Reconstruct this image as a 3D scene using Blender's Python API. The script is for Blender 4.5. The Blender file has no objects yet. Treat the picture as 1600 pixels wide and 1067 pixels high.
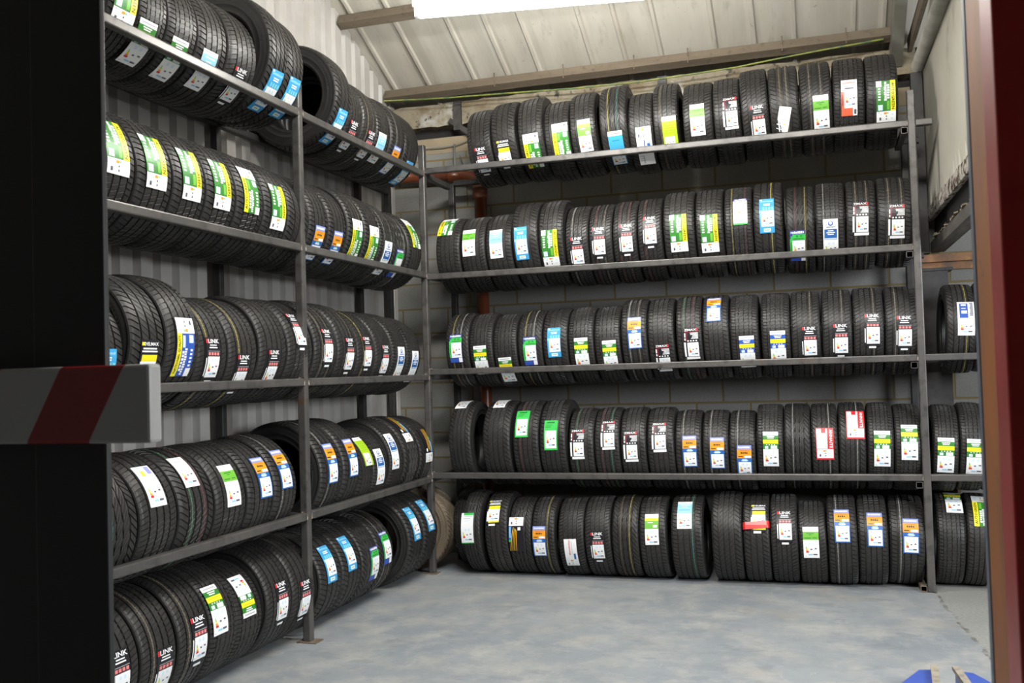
import bpy, bmesh, math, random
from mathutils import Vector, Matrix
C = bpy.context.scene.collection
sc = bpy.context.scene
PI = math.pi

# ------------------------------------------------------------------ camera
F, YAW, PITCH, ROLL = 1501.4, .3053, .032, .0296
cy, sy, cp, sp = math.cos(YAW), math.sin(YAW), math.cos(PITCH), math.sin(PITCH)
fw = Vector((-sy*cp, cy*cp, sp)); rt = Vector((cy, sy, 0)); dn = fw.cross(rt)
cr, sr = math.cos(ROLL), math.sin(ROLL)
cr_ = cr*rt + sr*dn; cd_ = -sr*rt + cr*dn
cam = bpy.data.cameras.new('camera'); co = bpy.data.objects.new('camera', cam); C.objects.link(co)
M = Matrix((cr_, -cd_, -fw)).transposed().to_4x4(); M.translation = Vector((3.116, -7.503, 1.66))
co.matrix_world = M
cam.sensor_width = 36; cam.lens = F/1600*36; cam.clip_start = .05
cam.dof.use_dof = True; cam.dof.focus_distance = 6.9; cam.dof.aperture_fstop = 5.6
sc.camera = co

# ------------------------------------------------------------------ light and exposure
w = bpy.data.worlds.new('world'); sc.world = w; w.use_nodes = True
w.node_tree.nodes['Background'].inputs[0].default_value = (.80, .90, 1.0, 1)
w.node_tree.nodes['Background'].inputs[1].default_value = 0.04
sc.view_settings.view_transform = 'Standard'; sc.view_settings.look = 'None'
sc.view_settings.exposure = 0.75; sc.view_settings.gamma = 1
sc.view_settings.use_curve_mapping = False
sc.cycles.max_bounces = 6; sc.cycles.use_denoising = True; sc.cycles.sample_clamp_indirect = 4

def area(name, loc, target, sx, sz, power, col):
    l = bpy.data.lights.new(name, 'AREA'); l.shape = 'RECTANGLE'; l.size = sx; l.size_y = sz; l.energy = power; l.color = col
    o = bpy.data.objects.new(name, l); C.objects.link(o); o.location = loc
    o.rotation_euler = (Vector(target)-Vector(loc)).to_track_quat('-Z', 'Y').to_euler()
    return o
# added fill lights with no visible source: one high overhead, one low at right
for a in [('hall_fill_light', (2.9, -4.4, 4.9), (1.8, 0.2, 1.4), 2.4, .3, 160, (1, .98, .93)), ('side_fill_light', (6.9, -4.0, 2.5), (0.0, -1.2, 0.8), 2.0, 1.6, 195, (.92, .96, 1))]: area(*a)

# ------------------------------------------------------------------ helpers
def obj(name, bm, mats, parent=None, smooth=False):
    me = bpy.data.meshes.new(name); bm.normal_update(); bm.to_mesh(me); bm.free()
    for m in (mats if isinstance(mats, (list, tuple)) else [mats]): me.materials.append(m)
    if smooth:
        for p in me.polygons: p.use_smooth = True
    o = bpy.data.objects.new(name, me); C.objects.link(o)
    if parent: o.parent = parent
    return o
def thing(name, label, cat, loc=(0,0,0), group=None):
    o = bpy.data.objects.new(name, None); C.objects.link(o); o.location = loc
    o['label'] = label; o['category'] = cat
    if group: o['group'] = group
    o.empty_display_size = .05
    return o
def tag(o, label, cat, group=None):
    o['label'] = label; o['category'] = cat
    if group: o['group'] = group
    return o
def struct(name, bm, mats, smooth=False):
    o = obj(name, bm, mats, None, smooth); o['kind'] = 'structure'; return o
def add_box(bm, x0, x1, y0, y1, z0, z1, mi=0):
    vs = [bm.verts.new((x, y, z)) for z in (z0, z1) for x, y in ((x0,y0),(x1,y0),(x1,y1),(x0,y1))]
    for f in ((3,2,1,0),(4,5,6,7),(0,1,5,4),(1,2,6,5),(2,3,7,6),(3,0,4,7)):
        bm.faces.new([vs[i] for i in f]).material_index = mi
def box(*a, bev=0):
    bm = bmesh.new(); add_box(bm, *a)
    if bev: bmesh.ops.bevel(bm, geom=bm.edges[:], offset=bev, segments=2, affect='EDGES', profile=.5)
    return bm
def add_obox(bm, c, ax, ay, az, mi=0):
    """oriented box: centre and three half-axis vectors"""
    c, ax, ay, az = map(Vector, (c, ax, ay, az)); vs = []
    for k in (-1, 1):
        for i, j in ((-1,-1),(1,-1),(1,1),(-1,1)): vs.append(bm.verts.new(c+i*ax+j*ay+k*az))
    for f in ((3,2,1,0),(4,5,6,7),(0,1,5,4),(1,2,6,5),(2,3,7,6),(3,0,4,7)):
        bm.faces.new([vs[i] for i in f]).material_index = mi
def tube_square(p0, p1, s, wall=.004):
    """hollow square tube along p0-p1, open at both ends"""
    p0, p1 = Vector(p0), Vector(p1); d = (p1-p0).normalized()
    up = Vector((0,0,1)) if abs(d.z) < .9 else Vector((0,1,0))
    a = d.cross(up).normalized(); b = a.cross(d).normalized()
    bm = bmesh.new(); rings = []
    r = s*.16
    def ring(p, h, rad):
        pts = []
        for qx, qy in ((1,1),(-1,1),(-1,-1),(1,-1)):
            base = math.atan2(qy, qx)
            for k in (-1, 0, 1):
                an = base+k*PI/4
                pts.append(bm.verts.new(p + a*(qx*(h-rad)+rad*math.cos(an)) + b*(qy*(h-rad)+rad*math.sin(an))))
        return pts
    h = s/2
    R = [ring(p0, h, r), ring(p1, h, r), ring(p1, h-wall, r*.5), ring(p0, h-wall, r*.5)]
    n = len(R[0])
    for k in range(4):
        A, B = R[k], R[(k+1) % 4]
        for i in range(n): bm.faces.new((A[i], A[(i+1) % n], B[(i+1) % n], B[i]))
    bmesh.ops.recalc_face_normals(bm, faces=bm.faces)
    return bm
def add_tube(bm, pts, r, n=8, mi=0, cap=True):
    pts = [Vector(p) for p in pts]; rings = []
    for i, p in enumerate(pts):
        d = (pts[min(i+1, len(pts)-1)]-pts[max(i-1, 0)]).normalized()
        up = Vector((0,0,1)) if abs(d.z) < .9 else Vector((1,0,0))
        a = d.cross(up).normalized(); b = d.cross(a)
        rings.append([bm.verts.new(p+(a*math.cos(t)+b*math.sin(t))*r) for t in [2*PI*k/n for k in range(n)]])
    for A, B in zip(rings, rings[1:]):
        for k in range(n):
            f = bm.faces.new((A[k], A[(k+1) % n], B[(k+1) % n], B[k])); f.material_index = mi; f.smooth = True
    if cap:
        bm.faces.new(rings[0]).material_index = mi; bm.faces.new(rings[-1][::-1]).material_index = mi

# ------------------------------------------------------------------ materials
def mat(name, col, rough=.6, metal=0, noise=None, bump=None, spec=.5, emit=None):
    """noise=(scale, second colour, lo, hi) mixes a second colour in; bump=(scale, strength, distance)"""
    m = bpy.data.materials.new(name); m.use_nodes = True; nt = m.node_tree; b = nt.nodes['Principled BSDF']
    b.inputs['Base Color'].default_value = (*col, 1); b.inputs['Roughness'].default_value = rough
    b.inputs['Metallic'].default_value = metal; b.inputs['Specular IOR Level'].default_value = spec
    if emit: b.inputs['Emission Color'].default_value = (*emit[0], 1); b.inputs['Emission Strength'].default_value = emit[1]
    tc = nt.nodes.new('ShaderNodeTexCoord')
    last = None
    for nz in (noise if isinstance(noise, list) else [noise] if noise else []):
        sc_, c2, lo, hi = nz[:4]; st = nz[4] if len(nz) > 4 else (1,1,1)
        mp = nt.nodes.new('ShaderNodeMapping'); mp.inputs['Scale'].default_value = st
        n = nt.nodes.new('ShaderNodeTexNoise'); n.inputs['Scale'].default_value = sc_; n.inputs['Detail'].default_value = 6; n.inputs['Roughness'].default_value = .62
        r = nt.nodes.new('ShaderNodeMapRange'); r.inputs[1].default_value = lo; r.inputs[2].default_value = hi
        mx = nt.nodes.new('ShaderNodeMix'); mx.data_type = 'RGBA'
        nt.links.new(tc.outputs['Object'], mp.inputs[0]); nt.links.new(mp.outputs[0], n.inputs[0])
        nt.links.new(n.outputs[0], r.inputs[0]); nt.links.new(r.outputs[0], mx.inputs[0])
        if last is None: mx.inputs[6].default_value = (*col, 1)
        else: nt.links.new(last, mx.inputs[6])
        mx.inputs[7].default_value = (*c2, 1); last = mx.outputs[2]
    if last is not None: nt.links.new(last, b.inputs['Base Color'])
    if bump:
        n = nt.nodes.new('ShaderNodeTexNoise'); n.inputs['Scale'].default_value = bump[0]; n.inputs['Detail'].default_value = 5
        bp = nt.nodes.new('ShaderNodeBump'); bp.inputs['Strength'].default_value = bump[1]; bp.inputs['Distance'].default_value = bump[2]
        nt.links.new(tc.outputs['Object'], n.inputs[0]); nt.links.new(n.outputs[0], bp.inputs['Height']); nt.links.new(bp.outputs[0], b.inputs['Normal'])
    return m
def mathn(nt, op, a, b=None, c=None):
    n = nt.nodes.new('ShaderNodeMath'); n.operation = op
    for i, v in enumerate((a, b, c)):
        if v is None: continue
        if hasattr(v, 'is_linked') or hasattr(v, 'links'): nt.links.new(v, n.inputs[i])
        else: n.inputs[i].default_value = v
    return n.outputs[0]

RUB = mat('rubber', (.020, .019, .0185), .46, noise=[(9, (.034, .031, .028), .42, .75), (40, (.013, .0125, .0125), .5, .8)], bump=(160, .12, .002), spec=.42)
SIDE = mat('sidewall_rubber', (.019, .0185, .0185), .42, noise=(7, (.029, .028, .027), .45, .75), bump=(60, .10, .002), spec=.45)
MUD = mat('muddy_rubber', (.16, .125, .088), .9, noise=[(6, (.165, .135, .10), .35, .7), (30, (.06, .05, .04), .55, .75)], bump=(50, .5, .004), spec=.2)
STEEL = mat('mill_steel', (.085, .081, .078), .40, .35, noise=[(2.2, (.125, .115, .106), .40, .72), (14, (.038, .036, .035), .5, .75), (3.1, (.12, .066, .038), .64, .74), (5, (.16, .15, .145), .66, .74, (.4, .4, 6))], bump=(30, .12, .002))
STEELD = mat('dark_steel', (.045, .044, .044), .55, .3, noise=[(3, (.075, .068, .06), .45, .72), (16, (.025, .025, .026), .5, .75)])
RUST = mat('rusty_steel', (.19, .15, .115), .75, .1, noise=(22, (.11, .07, .045), .42, .65), bump=(60, .4, .002))
WELD = mat('weld_bead', (.22, .20, .18), .45, .5, noise=(40, (.12, .07, .04), .45, .65))

# ------------------------------------------------------------------ the setting
SL = .455
def roofz(y): return 4.29+(.8-y)*SL
XW, YW = -.66, .90      # inner faces of the clad wall and the block wall

# floor: worn grey-blue floor paint, bare concrete to the right of a ragged joint
fm = bpy.data.materials.new('painted_concrete'); fm.use_nodes = True; nt = fm.node_tree; bs = nt.nodes['Principled BSDF']
tc = nt.nodes.new('ShaderNodeTexCoord')
def nz(scale, detail=6, rough=.6, stretch=None, off=None):
    n = nt.nodes.new('ShaderNodeTexNoise'); n.inputs['Scale'].default_value = scale; n.inputs['Detail'].default_value = detail; n.inputs['Roughness'].default_value = rough
    mp = nt.nodes.new('ShaderNodeMapping'); nt.links.new(tc.outputs['Object'], mp.inputs[0]); nt.links.new(mp.outputs[0], n.inputs[0])
    if stretch: mp.inputs['Scale'].default_value = stretch
    if off: mp.inputs['Location'].default_value = off
    return n.outputs[0]
def rng(v, lo, hi, a=0., b=1.):
    r = nt.nodes.new('ShaderNodeMapRange'); nt.links.new(v, r.inputs[0])
    for i, q in enumerate((lo, hi, a, b)): r.inputs[i+1].default_value = q
    return r.outputs[0]
def mixc(f, a, b):
    m = nt.nodes.new('ShaderNodeMix'); m.data_type = 'RGBA'
    if isinstance(f, float): m.inputs[0].default_value = f
    else: nt.links.new(f, m.inputs[0])
    for i, v in ((6, a), (7, b)):
        if isinstance(v, tuple): m.inputs[i].default_value = (*v, 1)
        else: nt.links.new(v, m.inputs[i])
    return m.outputs[2]
col = mixc(rng(nz(.9), .38, .64), (.225, .25, .275), (.285, .305, .32))
col = mixc(rng(nz(3.4, 8, .7, off=(3,1,0)), .46, .66), col, (.37, .365, .35))             # worn dusty areas
col = mixc(rng(nz(3.0, 5, .6, (1, 1.5, 1), (7,2,0)), .60, .64, 0., .45), col, (.185, .205, .225))   # darker repainted patches
col = mixc(rng(nz(1.6, 4, .6, (.8,1.4,1), (1,9,0)), .58, .74, 0., .55), col, (.40, .345, .275))    # tan grime
col = mixc(rng(nz(26, 3, .5, (.25, 1.8, 1)), .66, .74, 0., .5), col, (.46, .47, .48))  # scuffs
col = mixc(rng(nz(55, 2, .5), .68, .76, 0., .5), col, (.14, .14, .14))
col = mixc(rng(nz(9, 9, .75, off=(5,5,0)), .52, .62, 0., .35), col, (.21, .225, .24))
col = mixc(rng(nz(14, 9, .75, (1, .35, 1), off=(2,8,0)), .60, .66, 0., .45), col, (.44, .44, .43))
sep = nt.nodes.new('ShaderNodeSeparateXYZ'); nt.links.new(tc.outputs['Object'], sep.inputs[0])
wob = mathn(nt, 'MULTIPLY', mathn(nt, 'SUBTRACT', nz(3.2, 8, .7), .5), .16)
edge = mathn(nt, 'ADD', mathn(nt, 'ADD', sep.outputs[0], mathn(nt, 'MULTIPLY', sep.outputs[1], .075)), wob)   # x + .075 y + wobble
right = mathn(nt, 'GREATER_THAN', edge, 3.86)
conc = mixc(rng(nz(60, 4, .7), .4, .65), (.34, .34, .325), (.25, .25, .24))
col = mixc(right, col, conc)
crack = mathn(nt, 'LESS_THAN', mathn(nt, 'ABSOLUTE', mathn(nt, 'SUBTRACT', edge, 3.86)), .012)
col = mixc(mathn(nt, 'MULTIPLY', crack, rng(nz(9, 3), .42, .6)), col, (.13, .12, .105))
nt.links.new(col, bs.inputs['Base Color'])
nt.links.new(rng(nz(3), .3, .7, .34, .6), bs.inputs['Roughness'])
bp = nt.nodes.new('ShaderNodeBump'); bp.inputs['Strength'].default_value = .25; bp.inputs['Distance'].default_value = .004
nt.links.new(nz(14, 8), bp.inputs['Height']); nt.links.new(bp.outputs[0], bs.inputs['Normal'])
struct('floor', box(-1.2, 7.4, -10, 1.1, -.12, 0), fm)

# rear wall of grey concrete blocks with yellowish mortar
bmat = bpy.data.materials.new('concrete_block'); bmat.use_nodes = True; nt = bmat.node_tree; bs = nt.nodes['Principled BSDF']
tc = nt.nodes.new('ShaderNodeTexCoord'); sp_ = nt.nodes.new('ShaderNodeSeparateXYZ'); cb = nt.nodes.new('ShaderNodeCombineXYZ')
nt.links.new(tc.outputs['Object'], sp_.inputs[0]); nt.links.new(sp_.outputs[0], cb.inputs[0]); nt.links.new(sp_.outputs[2], cb.inputs[1])
br = nt.nodes.new('ShaderNodeTexBrick'); mp = nt.nodes.new('ShaderNodeMapping'); mp.inputs['Location'].default_value = (.155, .05, 0)
nt.links.new(cb.outputs[0], mp.inputs[0]); nt.links.new(mp.outputs[0], br.inputs[0])
br.inputs['Scale'].default_value = 1; br.inputs['Brick Width'].default_value = .455; br.inputs['Row Height'].default_value = .233
br.inputs['Mortar Size'].default_value = .010; br.inputs['Mortar Smooth'].default_value = .3
br.inputs['Color1'].default_value = (.215, .215, .20, 1); br.inputs['Color2'].default_value = (.27, .27, .255, 1); br.inputs['Mortar'].default_value = (.20, .145, .06, 1)
c_ = mixc(rng(nz(70, 3, .7), .45, .75, 0., .55), br.outputs[0], (.14, .14, .13))
c_ = mixc(rng(nz(1.3, 5, .6), .52, .72, 0., .5), c_, (.12, .115, .105))
nt.links.new(c_, bs.inputs['Base Color']); bs.inputs['Roughness'].default_value = .9
bp = nt.nodes.new('ShaderNodeBump'); bp.inputs['Strength'].default_value = .6; bp.inputs['Distance'].default_value = .006; bp.invert = True
nt.links.new(br.outputs['Fac'], bp.inputs['Height']); nt.links.new(bp.outputs[0], bs.inputs['Normal'])
struct('wall_back', box(-.9, 7.2, YW, YW+.2, 0, 3.74), bmat)

# bands above the blocks: tan board, dark void, flaky concrete ring beam
TAN = mat('tan_board', (.29, .235, .155), .85, noise=(4, (.20, .16, .11), .4, .7))
FLAKY = mat('flaky_whitewash', (.24, .21, .15), .9, noise=[(5, (.17, .13, .08), .45, .62), (3, (.38, .37, .34), .58, .7), (11, (.04, .036, .03), .58, .66)], bump=(30, .8, .01))
VOID = mat('shaded_recess', (.02, .019, .018), .95)  # near-black colour stands in for the deep shade in the openings
struct('trim_1', box(-.64, 4.0, YW, YW+.05, 3.742, 3.89), TAN)
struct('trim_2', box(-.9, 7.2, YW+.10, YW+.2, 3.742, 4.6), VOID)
bm = bmesh.new(); add_box(bm, -.64, 3.98, YW-.04, YW+.10, 3.99, 4.20)
bmesh.ops.subdivide_edges(bm, edges=[e for e in bm.edges if abs(e.verts[0].co.x-e.verts[1].co.x) > 1], cuts=60)
random.seed(4)
for v in bm.verts: v.co += Vector((0, random.uniform(-.006, .006), random.uniform(-.008, .008)))
struct('trim_3', bm, FLAKY)

# side wall of corrugated steel cladding (raised ribs every 180 mm)
CLAD = mat('cladding', (.56, .54, .515), .42, .1, noise=[(1.2, (.40, .38, .355), .45, .7), (6, (.36, .33, .29), .62, .76, (1, 1, .15))])
bm = bmesh.new(); y = -9.6; prof = []
while y < YW:
    prof += [(y, .028), (y+.105, .028), (y+.117, -.020), (y+.165, -.020)]; y += .18
def wall_extrude(bm, prof, zf, x):
    prev = None
    for yy, d in prof:
        yy = min(yy, YW+.05)
        a = bm.verts.new((x-.03+d, yy, 0)); b = bm.verts.new((x-.03+d, yy, zf(yy)))
        if prev: bm.faces.new((prev[0], a, b, prev[1]))
        prev = (a, b)
wall_extrude(bm, prof, lambda yy: roofz(yy)+.03, XW)
bmesh.ops.remove_doubles(bm, verts=bm.verts, dist=1e-4)
struct('wall_left', bm, CLAD)

# roof of fibre-cement sheets with narrow downstand ribs, rising towards the viewer
ROOF = mat('roof_sheet', (.50, .475, .415), .8, noise=[(1.1, (.42, .39, .33), .42, .68, (3, .35, 1)), (5, (.34, .31, .26), .58, .76, (2.2, .3, 1)), (16, (.30, .27, .23), .66, .74)], bump=(20, .15, .004))
ribs = [-.55, -.21, .24, .56, .86, 1.35, 1.64, 1.95, 2.41, 2.73, 3.05, 3.51, 3.74]
prof = [(-.72, 0)]
for r in ribs: prof += [(r-.024, 0), (r-.012, -.020), (r+.012, -.020), (r+.024, 0)]
x = 4.1
while x < 7.3: prof += [(x-.030, 0), (x-.014, -.03), (x+.014, -.03), (x+.03, 0)]; x += .35
prof.append((7.4, 0))
def cement(x): return .007*math.sin(x*19)
full = []
for (xa, da), (xb, db) in zip(prof, prof[1:]):
    full.append((xa, da))
    if da == 0 and db == 0 and xb-xa > .1:
        for k in range(1, 8): xx = xa+(xb-xa)*k/8; full.append((xx, cement(xx)*min(1, k, 8-k)))
full.append(prof[-1])
bm = bmesh.new(); prev = None
ys = [1.15, .3, -.6, -1.5, -3, -5]
for xx, d in full:
    row = [bm.verts.new((xx, yy, roofz(yy)+.035+d)) for yy in ys]
    if prev:
        for k in range(len(ys)-1): bm.faces.new((prev[k], row[k], row[k+1], prev[k+1]))
    prev = row
for f in bm.faces: f.smooth = False
struct('ceiling', bm, ROOF)
# the hall roof on the viewer's side of the ridge
struct('ceiling_hall', box(-1.2, 7.4, -10, -4.9, 6.95, 7.05), ROOF)

# ------------------------------------------------------------------ roof timbers and steel
WOODB = mat('brown_purlin', (.125, .098, .068), .75, noise=[(3, (.17, .135, .095), .45, .7, (.4, 3, 3)), (20, (.08, .06, .045), .55, .72)])
GREYW = mat('grey_rafter', (.21, .205, .17), .7, noise=(3, (.15, .14, .115), .45, .7))
def purlin(y, hgt, label, group=None):
    z = roofz(y)
    bm = bmesh.new(); up = Vector((0, SL, 1)).normalized(); al = Vector((0, -1, SL)).normalized()
    add_obox(bm, Vector((1.58, y, z-.012))-up*hgt/2, (2.22, 0, 0), al*.02, up*hgt/2)
    add_obox(bm, Vector((1.58, y, z-.012))-up*(hgt-.006)-al*.03, (2.22, 0, 0), al*.035, up*.004)
    return tag(obj('roof_purlin', bm, WOODB), label, 'roof purlin', group)
pe = purlin(.70, .085, 'brown roof purlin at the eave just above the rear wall', 'roof purlins')
p2 = purlin(-.19, .085, 'brown roof purlin higher up the roof behind the light tube', 'roof purlins')
bm = bmesh.new()   # purlin bolts with washers
for x in (.45, 1.09, 1.72, 2.18, 2.95, 3.45): add_tube(bm, [(x, .655, 4.235), (x, .655, 4.36)], .006, 6)
obj('hook_bolt', bm, RUST, pe)
bm = bmesh.new(); d = Vector((0, -1, SL)).normalized(); u = Vector((0, SL, 1)).normalized()
add_obox(bm, Vector((3.83, -1.9, roofz(-1.9)-.02))-u*.09, (.045, 0, 0), d*3.1, u*.09)
tag(obj('roof_rafter', bm, GREYW), 'grey-green steel rafter running up the roof at the right end of the sheets', 'rafter')

# cable clipped under the eave purlin
CABLE = mat('yellow_green_cable', (.20, .22, .04), .5, noise=(9, (.06, .12, .05), .45, .6))
bm = bmesh.new()
pts = [(-.64, .66, 4.232), (-.3, .66, 4.205), (0, .66, 4.187), (.37, .66, 4.172), (.73, .66, 4.156), (1.2, .66, 4.134), (1.77, .66, 4.124), (2.10, .66, 4.132), (2.58, .66, 4.148), (2.80, .66, 4.168), (3.04, .66, 4.187), (3.3, .66, 4.206), (3.73, .66, 4.232)]
add_tube(bm, pts, .008, 8)
tag(obj('electric_cable', bm, CABLE), 'thin yellow and green electric cable clipped along under the eave purlin', 'cable')
for (x, nm) in ((.02, 'left'), (1.93, 'right')):
    bm = bmesh.new(); add_box(bm, x-.038, x+.038, YW-.075, YW-.045, 3.93 if nm == 'left' else 3.9, 4.2)
    if nm == 'left': add_obox(bm, (x+.06, YW-.06, 3.93), (.14, 0, -.10), (0, .014, 0), (.012, 0, .02))
    tag(obj('wall_bracket', bm, STEELD), 'black steel bracket on the flaky ring beam, '+('near the rack corner' if nm == 'left' else 'above the back rack tyres'), 'bracket')
# thin bare wire strung over the corner blocks, conduit stub
GREYM = mat('grey_conduit', (.25, .25, .24), .5, .3)
bm = bmesh.new(); add_tube(bm, [(-.35, .86, 3.80), (-.15, .86, 3.79), (.0, .86, 3.80), (.12, .86, 3.83), (.25, .86, 3.845), (.45, .86, 3.84)], .006, 6)
tag(obj('loose_wire', bm, GREYM), 'thin grey wire sagging across the blocks above the rack corner', 'wire')
bm = bmesh.new(); add_tube(bm, [(-.02, .84, 3.45), (-.02, .84, 3.80)], .011, 8)
add_tube(bm, [(.0, .86, 3.5), (.06, .85, 3.6), (.02, .86, 3.7)], .004, 6)
tag(obj('conduit_pipe', bm, GREYM), 'short upright grey conduit on the blocks above the corner', 'conduit')

# brown soil pipe: horizontal run, elbow and drop behind the back rack
PIPE = mat('terracotta_plastic', (.17, .045, .018), .3, noise=(5, (.12, .032, .014), .5, .7))
pr = thing('drain_pipe', 'terracotta brown plastic drain pipe dropping down the block wall behind the back rack', 'drain pipe', (.235, .80, 0))
def pch(name, pts, r, mm=PIPE, n=16):
    bm = bmesh.new(); add_tube(bm, [Vector(p)-Vector((.235, .80, 0)) for p in pts], r, n); return obj(name, bm, mm, pr)
pch('pipe', [(-.6, .80, 3.53), (-.05, .80, 3.50)], .055)
pch('elbow', [(-.06, .80, 3.50), (.08, .80, 3.49), (.16, .80, 3.46), (.21, .80, 3.41), (.235, .80, 3.33)], .058)
pch('collar', [(.235, .80, 3.26), (.235, .80, 3.36)], .066)
pch('pipe', [(.235, .80, .0), (.235, .80, 3.28)], .055)

# upper bulkhead on the right: whitewashed boarding with a rotten lower edge, timbers beneath and above
WHITE = mat('whitewashed_board', (.57, .545, .47), .8, noise=[(1.4, (.50, .475, .40), .45, .7), (2.2, (.30, .28, .24), .60, .74), (22, (.40, .30, .22), .70, .75)], bump=(9, .3, .006))
bm = bmesh.new(); n = 90; ya, yb = .89, -5.2; prev = None; random.seed(9)
for k in range(n+1):
    yy = ya+(yb-ya)*k/n; zb = 2.78+random.uniform(-.018, .018); zt = 4.0
    row = [bm.verts.new((4.03, yy, zt)), bm.verts.new((4.03, yy, 3.0)), bm.verts.new((4.03+random.uniform(-.004, .012), yy, zb+.05)), bm.verts.new((4.035, yy, zb))]
    if prev:
        for j in range(3): bm.faces.new((prev[j], prev[j+1], row[j+1], row[j]))
    prev = row
add_box(bm, 4.04, 4.12, -5.2, .89, 2.80, 4.0)
struct('wall_right_upper', bm, WHITE)
ROT = mat('rotten_edge', (.45, .42, .37), .95, noise=[(17, (.06, .035, .025), .50, .56), (26, (.25, .08, .05), .60, .66)], bump=(60, .5, .006))
bm = bmesh.new(); random.seed(3); prev = None; h1 = h2 = 0
for k in range(141):
    yy = .86-4.5*k/140; h1 = h1*.85+random.uniform(-.006, .006); h2 = h2*.6+random.uniform(-.003, .003)
    row = [bm.verts.new((4.0285, yy, 2.875+h1)), bm.verts.new((4.020, yy, 2.868+h1)), bm.verts.new((4.012-abs(h2), yy, 2.80+h2)), bm.verts.new((4.016, yy, 2.765+h2)), bm.verts.new((4.06, yy, 2.775))]
    if prev:
        for j in range(4): bm.faces.new((prev[j], prev[j+1], row[j+1], row[j]))
    prev = row
struct('trim_4', bm, ROT)
bm = bmesh.new(); add_tube(bm, [(4.0, .88, 4.04), (4.0, -.9, 4.02), (4.0, -5.2, 4.0)], .055, 14)
tag(obj('capping_pipe', bm, mat('dusty_pipe', (.33, .315, .275), .8, noise=(4, (.22, .21, .18), .4, .7))), 'thick dusty pipe along the top of the whitewashed bulkhead', 'pipe')
bm = bmesh.new(); add_box(bm, 3.925, 3.955, -5.2, .88, 4.16, 4.27); add_box(bm, 3.925, 3.99, -5.2, .88, 4.255, 4.27)
tag(obj('steel_angle_beam', bm, WOODB), 'brown steel beam high on the right, running above the capping pipe', 'beam')
struct('trim_5', box(4.07, 4.10, -5.2, .88, 2.60, 2.80), VOID)  # dark strip added for the shade in the gap under the bulkhead
tag(obj('shadow_post', box(3.93, 4.02, .81, .89, 2.51, 3.98, bev=.004), STEELD), 'dark upright post added for the black shadow between block wall and bulkhead', 'post')  # dark box added in place of the shadow beside the bulkhead
bm = bmesh.new()
add_box(bm, 4.03, 4.13, -5.2, .85, 2.52, 2.60)
tag(obj('timber_joist', bm, mat('grey_timber', (.085, .08, .072), .8, noise=(6, (.15, .13, .11), .45, .7, (4, .4, 4)))), 'dark grey timber joist under the bulkhead at the right', 'joist')
bm = bmesh.new(); random.seed(5)
for k in range(60):
    yy = .75-4.6*k/60+random.uniform(-.03, .03)
    add_obox(bm, (4.045+random.uniform(-.01, .02), yy, 2.615+random.uniform(-.006, .02)), (.012*random.random()+.004, .004, .004), (.01, random.uniform(.03, .08), random.uniform(-.01, .01)), (0, 0, .005))
db = obj('splintered_wood', bm, mat('splinters', (.33, .28, .21), .9, noise=(20, (.12, .09, .07), .45, .6)))
db['kind'] = 'stuff'; db['label'] = 'splinters of pale rotten wood lying along the timber joist'; db['category'] = 'wood debris'
bm = bmesh.new(); add_box(bm, 3.95, 6.9, .80, .88, 2.44, 2.50); add_box(bm, 3.95, 6.9, .86, .88, 2.38, 2.44)
tag(obj('lintel_beam', bm, mat('orange_rust', (.30, .15, .07), .7, noise=[(5, (.15, .10, .07), .45, .62), (9, (.50, .24, .06), .58, .70)])), 'rusty orange lintel beam on the dark column at the right', 'beam')
hc = thing('steel_column', 'dark steel column standing against the block wall right of the back rack post', 'column', (4.04, .80, 0))
bm = bmesh.new(); add_box(bm, -.095, .095, -.08, -.068, 0, 2.36); add_box(bm, -.095, .095, .068, .08, 0, 2.36); add_box(bm, -.006, .006, -.068, .068, 0, 2.36)
obj('column_shaft', bm, STEELD, hc)
obj('cap_plate', box(-.11, .13, -.09, .09, 2.362, 2.385), STEELD, hc)

# far right and front shell, so the bay is enclosed
DARKW = mat('dark_render', (.10, .095, .09), .9)
struct('wall_right', box(7.2, 7.4, -10, 1.1, 0, 7.0), bmat)
struct('wall_front', box(-1.2, 7.4, -10.2, -10, 0, 7.0), DARKW)

# ------------------------------------------------------------------ fluorescent fitting
TUBE = mat('lit_tube', (1, 1, 1), .5, emit=((1.0, .985, .93), 150))
ENAM = mat('white_enamel', (.75, .75, .72), .4)
def batten(a, b, label, L=None):
    a, b = Vector(a), Vector(b); mid = (a+b)/2; d = (b-a); ln = d.length; ang = math.atan2(d.y, d.x)
    t = thing('fluorescent_light', label, 'ceiling light', mid); t.rotation_euler = (0, -math.asin(d.z/ln), ang)
    obj('housing', box(-ln/2-.03, ln/2+.03, -.035, .035, .045, .095, bev=.006), ENAM, t)
    bm = bmesh.new()
    for s in (-1, 1): add_box(bm, s*(ln/2)-.018, s*(ln/2)+.018, -.022, .022, -.022, .045)
    obj('lamp_holder', bm, ENAM, t)
    bm = bmesh.new()
    for off in (0,): add_tube(bm, [(-ln/2+.018, off, 0), (ln/2-.018, off, 0)], .026, 16)
    obj('tube', bm, TUBE, t, True)
    bm = bmesh.new()
    for s in (-1, 1): add_tube(bm, [(s*ln*.35, 0, .095), (s*ln*.35, 0, roofz(mid.y)+.0-mid.z)], .004, 6)
    obj('hanger_chain', bm, GREYM, t)
batten((.70, -1.697, 4.035), (2.19, -1.35, 4.075), 'long lit fluorescent tube hanging under the sloping roof')

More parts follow.
